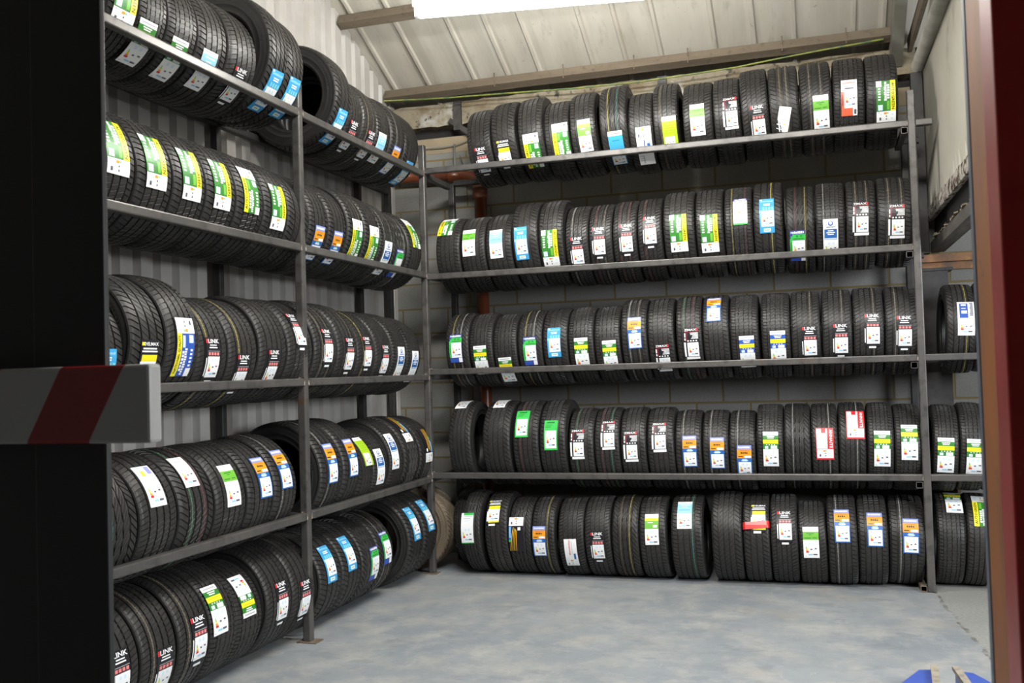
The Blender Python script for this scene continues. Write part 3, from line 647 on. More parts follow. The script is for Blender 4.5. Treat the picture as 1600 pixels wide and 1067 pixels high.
# side, shelf, position along the rack, position across it, radius, width, lean, label design, label angle, label offset, label
TYRES = [
    ('B', 1, 0.518, 0.3, 0.329, 0.214, 0.068, 'LINK', -0.541, 0.006, 'leftmost of two tyres with red-icon black label, back rack, top shelf'),
    ('B', 1, 0.736, 0.3, 0.343, 0.214, 0.071, 'DEL', -0.466, -0.009, 'black tyre with black and yellow label on the top shelf of the back rack'),
    ('B', 1, 0.969, 0.3, 0.348, 0.215, 0.06, 'GY-', -0.493, 0.001, 'leftmost of two tyres with inverted yellow-striped green label, back rack, top shelf'),
    ('B', 1, 1.188, 0.3, 0.328, 0.215, 0.067, 'GY-', -0.199, 0.03, 'rightmost of two tyres with inverted yellow-striped green label, back rack, top shelf'),
    ('B', 1, 1.406, 0.3, 0.344, 0.215, 0.064, 'ARR', -0.23, 0.013, 'black tyre with white, yellow and green label on the top shelf of the back rack'),
    ('B', 1, 1.655, 0.3, 0.354, 0.223, 0.052, 'BHD', -0.667, 0.007, 'black tyre with blue label with white header on the top shelf of the back rack'),
    ('B', 1, 1.869, 0.3, 0.324, 0.198, 0.038, 'WBAR', -0.559, 0.019, 'black tyre with long dark-barred white label on the top shelf of the back rack'),
    ('B', 1, 2.069, 0.3, 0.343, 0.198, 0.038, 'LIME', -0.368, 0.027, 'black tyre with lime green label on the top shelf of the back rack'),
    ('B', 1, 2.316, 0.3, 0.334, 0.232, 0.022, 'WGW', -0.083, -0.001, 'leftmost of two tyres with white label with green block, back rack, top shelf'),
    ('B', 1, 2.538, 0.3, 0.338, 0.205, 0.036, 'ZMAX', -0.037, 0.027, 'black tyre with maroon and black label on the top shelf of the back rack'),
    ('B', 1, 2.746, 0.3, 0.355, 0.205, 0.053, 'LINK', -0.395, 0.016, 'rightmost of two tyres with red-icon black label, back rack, top shelf'),
    ('B', 1, 2.962, 0.3, 0.355, 0.22, 0.039, 'WT', -0.392, 0.021, 'black tyre with small torn white label on the top shelf of the back rack'),
    ('B', 1, 3.193, 0.3, 0.355, 0.229, 0.025, 'WGW', -0.326, 0.03, 'rightmost of two tyres with white label with green block, back rack, top shelf'),
    ('B', 1, 3.424, 0.3, 0.355, 0.225, -0.016, 'RWT', -0.067, 0.001, 'black tyre with coral red and white label on the top shelf of the back rack'),
    ('B', 1, 3.652, 0.3, 0.355, 0.225, -0.007, 'GY', -0.224, 0.025, 'black tyre with yellow-striped green label on the top shelf of the back rack'),
    ('B', 2, 0.213, 0.3, 0.323, 0.22, 0.017, 'GY-', 0.897, -0.03, 'black tyre with inverted yellow-striped green label on the second shelf of the back rack'),
    ('B', 2, 0.436, 0.3, 0.322, 0.22, 0.044, 'WGW', 0.245, -0.03, 'black tyre with white label with green block on the second shelf of the back rack'),
    ('B', 2, 0.665, 0.3, 0.325, 0.232, 0.053, 'LBL', 0.136, -0.019, 'black tyre with pale blue and white label on the second shelf of the back rack'),
    ('B', 2, 0.898, 0.3, 0.355, 0.223, 0.044, 'BLU', -0.071, -0.03, 'leftmost of two tyres with sky-blue label, back rack, second shelf'),
    ('B', 2, 1.117, 0.3, 0.355, 0.209, 0.017, 'GY', -0.233, -0.009, 'leftmost of three tyres with yellow-striped green label, back rack, second shelf'),
    ('B', 2, 1.326, 0.3, 0.33, 0.192, 0.019, 'LINK', -0.256, -0.001, 'leftmost of four tyres with red-icon black label, back rack, second shelf'),
    ('B', 2, 1.52, 0.3, 0.33, 0.192, 0.012, 'LINK', -0.053, -0.013, 'second from left of four tyres with red-icon black label, back rack, second shelf'),
    ('B', 2, 1.717, 0.3, 0.334, 0.195, 0.012, 'LINK', -0.049, 0.011, 'third from left of four tyres with red-icon black label, back rack, second shelf'),
    ('B', 2, 1.916, 0.3, 0.336, 0.196, 0.031, 'LINK', 0.091, 0.002, 'rightmost of four tyres with red-icon black label, back rack, second shelf'),
    ('B', 2, 2.145, 0.3, 0.349, 0.245, 0.027, 'GY', -0.063, -0.004, 'second from left of three tyres with yellow-striped green label, back rack, second shelf'),
    ('B', 2, 2.379, 0.3, 0.349, 0.213, 0.024, 'GY', -0.124, -0.003, 'rightmost of three tyres with yellow-striped green label, back rack, second shelf'),
    ('B', 2, 2.596, 0.3, 0.348, 0.213, 0.014, 'BWG', 0.346, 0.016, 'black tyre with navy-headed white label on the second shelf of the back rack'),
    ('B', 2, 2.815, 0.3, 0.355, 0.218, 0.003, 'BLU', 0.157, -0.008, 'rightmost of two tyres with sky-blue label, back rack, second shelf'),
    ('B', 2, 3.045, 0.3, 0.336, 0.211, -0.008, 'BG', -0.499, -0.023, 'black tyre with navy and bright green label on the second shelf of the back rack'),
    ('B', 2, 3.259, 0.3, 0.34, 0.211, -0.014, 'WBC', -0.37, 0.0, 'black tyre with white label with blue square on the second shelf of the back rack'),
    ('B', 2, 3.474, 0.3, 0.339, 0.212, -0.026, 'ZMAX', 0.025, -0.003, 'leftmost of two tyres with maroon and black label, back rack, second shelf'),
    ('B', 2, 3.706, 0.3, 0.341, 0.245, -0.034, 'ZMAX', -0.1, 0.01, 'rightmost of two tyres with maroon and black label, back rack, second shelf'),
    ('B', 3, 0.27, 0.3, 0.317, 0.21, 0.032, 'BG', 0.026, -0.007, 'leftmost of two tyres with navy and bright green label, back rack, third shelf'),
    ('B', 3, 0.481, 0.3, 0.314, 0.205, 0.046, 'GYG', -0.305, -0.007, 'leftmost of four tyres with yellow-banded green label, back rack, third shelf'),
    ('B', 3, 0.689, 0.3, 0.308, 0.205, 0.046, 'GYG', -0.597, -0.009, 'second from left of four tyres with yellow-banded green label, back rack, third shelf'),
    ('B', 3, 0.904, 0.3, 0.315, 0.21, 0.028, 'BG', -0.104, 0.001, 'rightmost of two tyres with navy and bright green label, back rack, third shelf'),
    ('B', 3, 1.117, 0.3, 0.317, 0.21, 0.03, 'BLU', 0.093, -0.006, 'black tyre with sky-blue label on the third shelf of the back rack'),
    ('B', 3, 1.331, 0.3, 0.318, 0.211, 0.03, 'GYG', -0.23, 0.002, 'third from left of four tyres with yellow-banded green label, back rack, third shelf'),
    ('B', 3, 1.546, 0.3, 0.317, 0.212, 0.04, 'GYG', -0.317, 0.015, 'rightmost of four tyres with yellow-banded green label, back rack, third shelf'),
    ('B', 3, 1.763, 0.3, 0.333, 0.207, 0.035, 'ORB', 0.154, 0.008, 'leftmost of two tyres with orange and blue label, back rack, third shelf'),
    ('B', 3, 1.974, 0.3, 0.331, 0.207, 0.034, 'ZMAX', -0.507, 0.005, 'leftmost of two tyres with maroon and black label, back rack, third shelf'),
    ('B', 3, 2.192, 0.3, 0.334, 0.201, 0.03, 'ZMAX', -0.176, 0.017, 'rightmost of two tyres with maroon and black label, back rack, third shelf'),
    ('B', 3, 2.396, 0.3, 0.333, 0.201, 0.027, 'ORB', 0.723, -0.011, 'rightmost of two tyres with orange and blue label, back rack, third shelf'),
    ('B', 3, 2.607, 0.3, 0.33, 0.214, 0.017, 'BYB', -0.411, 0.015, 'leftmost of two tyres with yellow-banded blue label, back rack, third shelf'),
    ('B', 3, 2.838, 0.3, 0.331, 0.214, 0.006, 'BYB', -0.329, 0.013, 'rightmost of two tyres with yellow-banded blue label, back rack, third shelf'),
    ('B', 3, 3.054, 0.3, 0.332, 0.214, 0.001, 'LINK', -0.24, 0.024, 'leftmost of four tyres with red-icon black label, back rack, third shelf'),
    ('B', 3, 3.277, 0.3, 0.333, 0.215, -0.011, 'LINK', -0.21, 0.021, 'second from left of four tyres with red-icon black label, back rack, third shelf'),
    ('B', 3, 3.495, 0.3, 0.333, 0.215, -0.02, 'LINK', -0.013, 0.023, 'third from left of four tyres with red-icon black label, back rack, third shelf'),
    ('B', 3, 3.722, 0.3, 0.332, 0.232, -0.03, 'LINK', -0.083, 0.013, 'rightmost of four tyres with red-icon black label, back rack, third shelf'),
    ('B', 3, 4.115, 0.3, 0.33, 0.198, -0.031, 'WBB', 0.198, 0.03, 'black tyre with white label with navy blocks on the third shelf of the back rack'),
    ('B', 3, 4.316, 0.3, 0.332, 0.198, -0.066, None, None, 0.0, 'black tyre with bare tread and no label on the third shelf of the back rack'),
    ('B', 4, 0.284, 0.3, 0.355, 0.2, 0.041, 'WHS', 1.304, -0.03, 'leftmost of two tyres with blank-topped white label, back rack, lowest shelf'),
    ('B', 4, 0.601, 0.3, 0.355, 0.245, 0.022, 'WHS', 1.304, -0.012, 'rightmost of two tyres with blank-topped white label, back rack, lowest shelf'),
    ('B', 4, 0.853, 0.3, 0.354, 0.223, 0.025, 'GRN', 0.535, -0.03, 'leftmost of two tyres with bright green label, back rack, lowest shelf'),
    ('B', 4, 1.079, 0.3, 0.355, 0.223, 0.017, 'GRN', 0.236, -0.011, 'rightmost of two tyres with bright green label, back rack, lowest shelf'),
    ('B', 4, 1.307, 0.3, 0.327, 0.21, 0.022, 'ZMAX', 0.167, -0.027, 'leftmost of four tyres with maroon and black label, back rack, lowest shelf'),
    ('B', 4, 1.518, 0.3, 0.328, 0.206, 0.035, 'ZMAX', 0.388, 0.012, 'second from left of four tyres with maroon and black label, back rack, lowest shelf'),
    ('B', 4, 1.728, 0.3, 0.327, 0.206, 0.029, 'ZMAX', 0.101, -0.019, 'third from left of four tyres with maroon and black label, back rack, lowest shelf'),
    ('B', 4, 1.943, 0.3, 0.326, 0.213, 0.033, 'ZMAX', 0.338, -0.009, 'rightmost of four tyres with maroon and black label, back rack, lowest shelf'),
    ('B', 4, 2.154, 0.3, 0.317, 0.205, 0.021, 'ORB', 0.036, 0.011, 'leftmost of three tyres with orange and blue label, back rack, lowest shelf'),
    ('B', 4, 2.36, 0.3, 0.316, 0.198, 0.005, 'ORB', -0.003, 0.013, 'second from left of three tyres with orange and blue label, back rack, lowest shelf'),
    ('B', 4, 2.561, 0.3, 0.314, 0.198, -0.001, 'ORB', -0.184, 0.013, 'rightmost of three tyres with orange and blue label, back rack, lowest shelf'),
    ('B', 4, 2.765, 0.3, 0.33, 0.198, -0.007, 'GYG', 0.005, 0.005, 'leftmost of five tyres with yellow-banded green label, back rack, lowest shelf'),
    ('B', 4, 2.963, 0.3, 0.33, 0.192, -0.006, None, None, 0.0, 'leftmost of two tyres with bare tread and no label, back rack, lowest shelf'),
    ('B', 4, 3.157, 0.3, 0.329, 0.19, -0.001, 'RED', 0.131, 0.001, 'leftmost of two tyres with red-edged white label, back rack, lowest shelf'),
    ('B', 4, 3.351, 0.3, 0.331, 0.19, -0.016, 'RED', 0.578, 0.022, 'rightmost of two tyres with red-edged white label, back rack, lowest shelf'),
    ('B', 4, 3.545, 0.3, 0.329, 0.183, -0.026, 'GYG', 0.009, 0.008, 'second from left of five tyres with yellow-banded green label, back rack, lowest shelf'),
    ('B', 4, 3.73, 0.3, 0.324, 0.183, -0.026, 'GYG', 0.184, 0.008, 'third from left of five tyres with yellow-banded green label, back rack, lowest shelf'),
    ('B', 4, 3.982, 0.3, 0.321, 0.174, -0.045, 'GYG', -0.107, -0.004, 'fourth from left of five tyres with yellow-banded green label, back rack, lowest shelf'),
    ('B', 4, 4.157, 0.3, 0.325, 0.171, -0.049, 'GYG', -0.163, 0.012, 'rightmost of five tyres with yellow-banded green label, back rack, lowest shelf'),
    ('B', 4, 4.33, 0.3, 0.323, 0.171, -0.061, None, None, 0.0, 'rightmost of two tyres with bare tread and no label, back rack, lowest shelf'),
    ('B', 5, 0.235, 0.42, 0.334, 0.158, 0.084, None, None, -0.03, 'leftmost of three tyres with bare tread and no label, back rack, floor'),
    ('B', 5, 0.395, 0.2, 0.337, 0.158, 0.054, 'WGT', 0.209, -0.029, 'black tyre with green-tipped white label on the floor of the back rack'),
    ('B', 5, 0.606, 0.2, 0.333, 0.194, 0.059, 'DEL', 0.651, -0.019, 'leftmost of two tyres with black and yellow label, back rack, floor'),
    ('B', 5, 0.802, 0.2, 0.313, 0.191, 0.036, 'FLM', 0.156, -0.03, 'black tyre with gold-flame black label on the floor of the back rack'),
    ('B', 5, 0.996, 0.2, 0.316, 0.191, 0.028, 'ORB', -0.021, -0.03, 'leftmost of four tyres with orange and blue label, back rack, floor'),
    ('B', 5, 1.223, 0.2, 0.311, 0.212, 0.043, 'WRT', -0.302, -0.007, 'black tyre with white label with red lettering on the floor of the back rack'),
    ('B', 5, 1.439, 0.2, 0.318, 0.212, 0.044, 'LINK', -0.137, -0.003, 'leftmost of two tyres with red-icon black label, back rack, floor'),
    ('B', 5, 1.657, 0.2, 0.322, 0.213, 0.024, None, None, 0.0, 'second from left of three tyres with bare tread and no label, back rack, floor'),
    ('B', 5, 1.873, 0.2, 0.32, 0.213, 0.04, 'ARR', 0.333, -0.004, 'black tyre with white, yellow and green label on the floor of the back rack'),
    ('B', 5, 2.133, 0.2, 0.325, 0.245, 0.031, 'LBL', 0.709, -0.014, 'black tyre with pale blue and white label on the floor of the back rack'),
    ('B', 5, 2.432, 0.2, 0.34, 0.229, 0.019, None, None, 0.0, 'rightmost of three tyres with bare tread and no label, back rack, floor'),
    ('B', 5, 2.648, 0.2, 0.333, 0.196, 0.016, 'DEL', 0.604, 0.019, 'rightmost of two tyres with black and yellow label, back rack, floor'),
    ('B', 5, 2.846, 0.2, 0.331, 0.196, 0.016, 'LINK', 0.407, 0.006, 'rightmost of two tyres with red-icon black label, back rack, floor'),
    ('B', 5, 3.047, 0.2, 0.308, 0.2, 0.019, 'WGW', 0.14, -0.013, 'black tyre with white label with green block on the floor of the back rack'),
    ('B', 5, 3.255, 0.201, 0.33, 0.206, 0.011, 'ORB', 0.472, -0.0, 'second from left of four tyres with orange and blue label, back rack, floor'),
    ('B', 5, 3.464, 0.238, 0.329, 0.207, -0.003, 'ORB', 0.384, 0.014, 'third from left of four tyres with orange and blue label, back rack, floor'),
    ('B', 5, 3.695, 0.279, 0.327, 0.245, -0.028, 'ORB', 0.239, 0.023, 'rightmost of four tyres with orange and blue label, back rack, floor'),
    ('B', 5, 3.994, 0.333, 0.333, 0.192, -0.033, 'GYG', 1.124, 0.03, 'black tyre with yellow-banded green label on the floor of the back rack'),
    ('B', 5, 4.189, 0.325, 0.334, 0.192, -0.051, 'GY-', 0.836, 0.013, 'black tyre with inverted yellow-striped green label on the floor of the back rack'),
    ('L', 1, -3.685, -0.3, 0.32, 0.211, 0.0, 'GY', -0.119, 0.0, 'black tyre with yellow-striped green label on the top shelf of the left rack'),
    ('L', 1, -3.471, -0.3, 0.32, 0.211, 0.0, 'GYG', -0.685, -0.036, 'leftmost of two tyres with yellow-banded green label, left rack, top shelf'),
    ('L', 1, -3.236, -0.3, 0.32, 0.247, 0.0, 'GYG', -0.708, -0.014, 'rightmost of two tyres with yellow-banded green label, left rack, top shelf'),
    ('L', 1, -2.973, -0.3, 0.32, 0.27, 0.0, 'LBL', -0.632, -0.022, 'leftmost of two tyres with pale blue and white label, left rack, top shelf'),
    ('L', 1, -2.688, -0.3, 0.325, 0.292, 0.0, 'LINK', -0.677, -0.012, 'leftmost of three tyres with red-icon black label, left rack, top shelf'),
    ('L', 1, -2.389, -0.3, 0.385, 0.205, 0.0, 'BLU', -0.71, 0.0, 'leftmost of four tyres with sky-blue label, left rack, top shelf'),
    ('L', 1, -2.181, -0.3, 0.375, 0.205, 0.0, 'BLU', -0.64, 0.0, 'second from left of four tyres with sky-blue label, left rack, top shelf'),
    ('L', 1, -1.513, -0.3, 0.365, 0.236, 0.0, 'BLU', -0.678, 0.0, 'third from left of four tyres with sky-blue label, left rack, top shelf'),
    ('L', 1, -1.273, -0.3, 0.33, 0.236, 0.0, 'LINK', -0.591, -0.019, 'second from left of three tyres with red-icon black label, left rack, top shelf'),
    ('L', 1, -1.032, -0.3, 0.33, 0.239, 0.0, 'LINK', -0.611, 0.026, 'rightmost of three tyres with red-icon black label, left rack, top shelf'),
    ('L', 1, -0.784, -0.3, 0.325, 0.249, 0.0, 'LBL', -0.502, -0.034, 'rightmost of two tyres with pale blue and white label, left rack, top shelf'),
    ('L', 1, -0.52, -0.3, 0.33, 0.269, 0.0, 'ORB', -0.661, -0.017, 'black tyre with orange and blue label on the top shelf of the left rack'),
    ('L', 1, -0.24, -0.3, 0.325, 0.281, 0.0, 'BLU', -0.817, 0.0, 'rightmost of four tyres with sky-blue label, left rack, top shelf'),
    ('L', 2, -3.777, -0.3, 0.33, 0.275, 0.0, 'GY', 0.237, 0.0, 'leftmost of five tyres with yellow-striped green label, left rack, second shelf'),
    ('L', 2, -3.498, -0.3, 0.33, 0.275, 0.0, 'GY', 0.18, -0.002, 'second from left of five tyres with yellow-striped green label, left rack, second shelf'),
    ('L', 2, -3.218, -0.3, 0.33, 0.276, 0.0, 'GY', 0.145, 0.003, 'third from left of five tyres with yellow-striped green label, left rack, second shelf'),
    ('L', 2, -2.937, -0.3, 0.33, 0.278, 0.0, 'GY', 0.129, -0.006, 'fourth from left of five tyres with yellow-striped green label, left rack, second shelf'),
    ('L', 2, -2.653, -0.3, 0.33, 0.28, 0.0, 'GY-', 0.193, -0.002, 'leftmost of four tyres with inverted yellow-striped green label, left rack, second shelf'),
    ('L', 2, -2.372, -0.3, 0.33, 0.274, 0.0, 'GY', 0.018, 0.012, 'rightmost of five tyres with yellow-striped green label, left rack, second shelf'),
    ('L', 2, -2.1, -0.3, 0.325, 0.263, 0, None, None, 0.01, 'black tyre with bare tread and no label on the second shelf of the left rack'),
    ('L', 2, -1.836, -0.3, 0.325, 0.257, 0.0, 'ORB', -0.469, 0.001, 'leftmost of two tyres with orange and blue label, left rack, second shelf'),
    ('L', 2, -1.575, -0.3, 0.325, 0.257, 0.0, 'ORB', -0.48, -0.006, 'rightmost of two tyres with orange and blue label, left rack, second shelf'),
    ('L', 2, -1.312, -0.3, 0.335, 0.26, 0.0, 'GY-', -0.218, -0.003, 'second from left of four tyres with inverted yellow-striped green label, left rack, second shelf'),
    ('L', 2, -1.048, -0.3, 0.335, 0.26, 0.0, 'GY-', -0.253, 0.004, 'third from left of four tyres with inverted yellow-striped green label, left rack, second shelf'),
    ('L', 2, -0.783, -0.3, 0.33, 0.261, 0.0, 'WBC', -0.467, 0.004, 'black tyre with white label with blue square on the second shelf of the left rack'),
    ('L', 2, -0.511, -0.3, 0.32, 0.273, 0.0, 'BG', -0.467, -0.031, 'black tyre with navy and bright green label on the second shelf of the left rack'),
    ('L', 2, -0.229, -0.3, 0.325, 0.282, 0.0, 'GY-', 0.443, 0.0, 'rightmost of four tyres with inverted yellow-striped green label, left rack, second shelf'),
    ('L', 3, -3.856, -0.3, 0.315, 0.258, 0.0, 'BLU', -0.352, 0.0, 'black tyre with sky-blue label on the third shelf of the left rack'),
    ('L', 3, -3.594, -0.3, 0.345, 0.258, 0.0, 'DEL', -0.361, 0.0, 'black tyre with black and yellow label on the third shelf of the left rack'),
    ('L', 3, -3.322, -0.3, 0.35, 0.276, 0.0, 'BY-', -0.117, 0.0, 'black tyre with inverted yellow-striped blue label on the third shelf of the left rack'),
    ('L', 3, -3.038, -0.3, 0.32, 0.284, 0.0, 'LINK', -0.168, -0.01, 'leftmost of eight tyres with red-icon black label, left rack, third shelf'),
    ('L', 3, -2.744, -0.3, 0.32, 0.293, 0.0, 'LINK', -0.435, -0.011, 'second from left of eight tyres with red-icon black label, left rack, third shelf'),
    ('L', 3, -2.438, -0.3, 0.33, 0.31, 0.0, 'LINK', -0.394, -0.013, 'third from left of eight tyres with red-icon black label, left rack, third shelf'),
    ('L', 3, -2.119, -0.3, 0.33, 0.31, 0.0, 'LINK', 0.374, -0.005, 'fourth from left of eight tyres with red-icon black label, left rack, third shelf'),
    ('L', 3, -1.798, -0.3, 0.335, 0.31, 0.0, 'LINK', 0.022, 0.013, 'fifth from left of eight tyres with red-icon black label, left rack, third shelf'),
    ('L', 3, -1.484, -0.3, 0.335, 0.305, 0.0, 'LINK', -0.139, 0.009, 'sixth from left of eight tyres with red-icon black label, left rack, third shelf'),
    ('L', 3, -1.179, -0.3, 0.325, 0.295, 0.0, 'LINK', -0.022, 0.003, 'seventh from left of eight tyres with red-icon black label, left rack, third shelf'),
    ('L', 3, -0.882, -0.3, 0.325, 0.29, 0.0, 'LINK', -0.199, 0.005, 'rightmost of eight tyres with red-icon black label, left rack, third shelf'),
    ('L', 3, -0.59, -0.3, 0.325, 0.285, 0.0, 'WBC', -0.276, 0.002, 'leftmost of two tyres with white label with blue square, left rack, third shelf'),
    ('L', 3, -0.301, -0.3, 0.32, 0.285, 0.0, 'WBC', -0.334, 0.0, 'rightmost of two tyres with white label with blue square, left rack, third shelf'),
    ('L', 4, -3.8, -0.3, 0.325, 0.29, 0, None, None, 0.0, 'black tyre with bare tread and no label on the lowest shelf of the left rack'),
    ('L', 4, -3.505, -0.3, 0.325, 0.29, 0.0, 'WHT', 0.553, -0.01, 'black tyre with tall white label on the lowest shelf of the left rack'),
    ('L', 4, -3.202, -0.3, 0.325, 0.306, 0.0, 'WHS', 0.691, -0.016, 'black tyre with blank-topped white label on the lowest shelf of the left rack'),
    ('L', 4, -2.896, -0.3, 0.325, 0.297, 0.0, 'WGW', 0.303, 0.01, 'black tyre with white label with green block on the lowest shelf of the left rack'),
    ('L', 4, -2.605, -0.3, 0.325, 0.267, 0.0, 'ORB', 0.331, 0.048, 'leftmost of four tyres with orange and blue label, left rack, lowest shelf'),
    ('L', 4, -2.334, -0.3, 0.33, 0.267, 0.0, 'ORB', 0.383, 0.0, 'second from left of four tyres with orange and blue label, left rack, lowest shelf'),
    ('L', 4, -1.785, -0.3, 0.35, 0.31, 0.0, 'ORB', 0.195, 0.0, 'third from left of four tyres with orange and blue label, left rack, lowest shelf'),
    ('L', 4, -1.489, -0.3, 0.35, 0.272, 0.0, 'ORB', 0.228, 0.0, 'rightmost of four tyres with orange and blue label, left rack, lowest shelf'),
    ('L', 4, -1.223, -0.3, 0.315, 0.249, 0.0, 'LIME', 0.537, 0.059, 'black tyre with lime green label on the lowest shelf of the left rack'),
    ('L', 4, -0.97, -0.3, 0.315, 0.249, 0.0, 'WBC', 0.088, -0.013, 'leftmost of two tyres with white label with blue square, left rack, lowest shelf'),
    ('L', 4, -0.71, -0.3, 0.335, 0.264, 0.0, 'WBC', 0.265, -0.057, 'rightmost of two tyres with white label with blue square, left rack, lowest shelf'),
    ('L', 4, -0.416, -0.3, 0.335, 0.31, 0.0, 'FLM-', 0.834, -0.02, 'leftmost of two tyres with inverted gold-flame black label, left rack, lowest shelf'),
    ('L', 4, -0.094, -0.3, 0.33, 0.31, 0.0, 'FLM-', 0.274, 0.0, 'rightmost of two tyres with inverted gold-flame black label, left rack, lowest shelf'),
    ('L', 5, -3.816, -0.3, 0.33, 0.292, 0.0, 'LINK', -0.052, 0.0, 'leftmost of five tyres with red-icon black label, left rack, floor'),
    ('L', 5, -3.53, -0.3, 0.33, 0.27, 0.0, 'LINK', -0.278, 0.028, 'second from left of five tyres with red-icon black label, left rack, floor'),
    ('L', 5, -3.261, -0.3, 0.335, 0.258, 0.0, 'LINK', -0.027, 0.031, 'third from left of five tyres with red-icon black label, left rack, floor'),
    ('L', 5, -2.999, -0.3, 0.335, 0.258, 0.0, 'GYG', 0.329, -0.049, 'black tyre with yellow-banded green label on the floor of the left rack'),
    ('L', 5, -2.725, -0.3, 0.31, 0.28, 0.0, 'GYG-', 0.449, -0.009, 'black tyre with inverted yellow-banded green label on the floor of the left rack'),
    ('L', 5, -2.439, -0.3, 0.335, 0.282, 0.0, 'LINK', -0.022, 0.016, 'fourth from left of five tyres with red-icon black label, left rack, floor'),
    ('L', 5, -2.152, -0.3, 0.335, 0.283, 0.0, 'LINK', -0.166, 0.0, 'rightmost of five tyres with red-icon black label, left rack, floor'),
    ('L', 5, -1.786, -0.3, 0.325, 0.306, 0.0, 'BLU', 0.35, 0.0, 'leftmost of four tyres with sky-blue label, left rack, floor'),
    ('L', 5, -1.485, -0.3, 0.325, 0.286, 0.0, 'BLU', 0.403, -0.009, 'second from left of four tyres with sky-blue label, left rack, floor'),
    ('L', 5, -1.199, -0.3, 0.325, 0.264, 0.0, 'BG', -0.051, 0.053, 'leftmost of two tyres with navy and bright green label, left rack, floor'),
    ('L', 5, -0.931, -0.3, 0.325, 0.264, 0.0, 'BG', 0.189, 0.0, 'rightmost of two tyres with navy and bright green label, left rack, floor'),
    ('L', 5, -0.489, -0.28, 0.36, 0.292, 0.0, 'BLU', 0.396, 0.0, 'third from left of four tyres with sky-blue label, left rack, floor'),
    ('L', 5, -0.192, -0.28, 0.36, 0.28, 0.0, 'BLU', 0.467, 0.0, 'rightmost of four tyres with sky-blue label, left rack, floor'),
    ('L', 5, 0.19, -0.22, 0.36, 0.285, 0, None, None, 0.0, 'muddy brown tyre with no label standing on the floor in the rack corner'),
]
STRIPES = {'y': (.42, .34, .05), 'w': (.34, .34, .31), 'be': (.20, .16, .10), 'r': (.16, .03, .03), 't': (.03, .20, .17), 'g': (.05, .22, .09), 'br': (.17, .12, .05)}
SM = {k: mat('tread_paint_'+k, c, .6, noise=(60, (.04, .038, .036), .42, .62)) for k, c in STRIPES.items()}
PAINT = {('B',1,5): 'yt', ('B',1,12): ('be','be'), ('B',1,7): ('br',None), ('B',1,11): ('br','be'), ('B',2,5): ('w',None), ('B',2,6): ('r','be'), ('B',2,7): ('r','r'), ('B',2,8): ('r',None), ('B',2,11): ('y','r'), ('B',2,12): (None,'y'),
         ('B',2,13): ('r','y'), ('B',2,14): ('w',None), ('B',2,15): ('be','be'), ('B',2,16): ('be','be'), ('B',3,0): ('y','w'), ('B',3,3): ('y','w'), ('B',3,7): ('w','be'), ('B',3,9): ('g','r'), ('B',3,13): (None,'be'), ('B',3,14): (None,'be'),
         ('B',3,15): (None,'be'), ('B',3,16): ('be',None), ('B',3,17): (None,'y'), ('B',4,2): ('r',None), ('B',4,4): ('g',None), ('B',4,5): ('r','g'), ('B',4,8): ('w',None), ('B',4,9): ('w',None), ('B',4,10): ('w',None), ('B',4,12): ('w',None), ('B',4,13): (None,'w'),
         ('B',4,14): (None,'w'), ('B',5,4): (None,'y'), ('B',5,7): ('br','y'), ('B',5,9): (None,'t'), ('B',5,14): ('w',None), ('B',5,16): ('w',None),
         ('L',3,3): ('y',None), ('L',3,4): ('y',None), ('L',3,7): ('be','br'), ('L',3,8): (None,'br'), ('L',3,9): ('y',None), ('L',4,0): ('t',None), ('L',4,2): ('g','r'), ('L',4,5): ('w',None), ('L',4,6): ('w',None), ('L',5,0): ('be',None), ('L',5,1): ('be',None),
         ('L',5,2): ('be',None), ('L',5,10): ('w','br'), ('L',2,9): (None,'be'), ('L',2,11): ('w','w'), ('L',2,12): (None,'w'), ('L',1,9): ('be','be'), ('L',1,11): ('w',None)}
PAT = dict(LINK=3, ZMAX=0, DEL=2, GY=0, BY=3, GYG=5, BYB=5, ORB=0, BLU=2, BG=4, WGW=3, WBC=5, WHT=3, WHS=1, WGT=4, WRT=3, RED=1, RWT=5, LIME=0, FLM=4, BWG=5, LBL=0, WBB=1, WBAR=2, BHD=4, WT=2, GRN=0, ARR=0)
GROUPS = {1: 'top shelf', 2: 'second shelf', 3: 'third shelf', 4: 'lowest shelf', 5: 'floor'}
random.seed(11); idx = {}
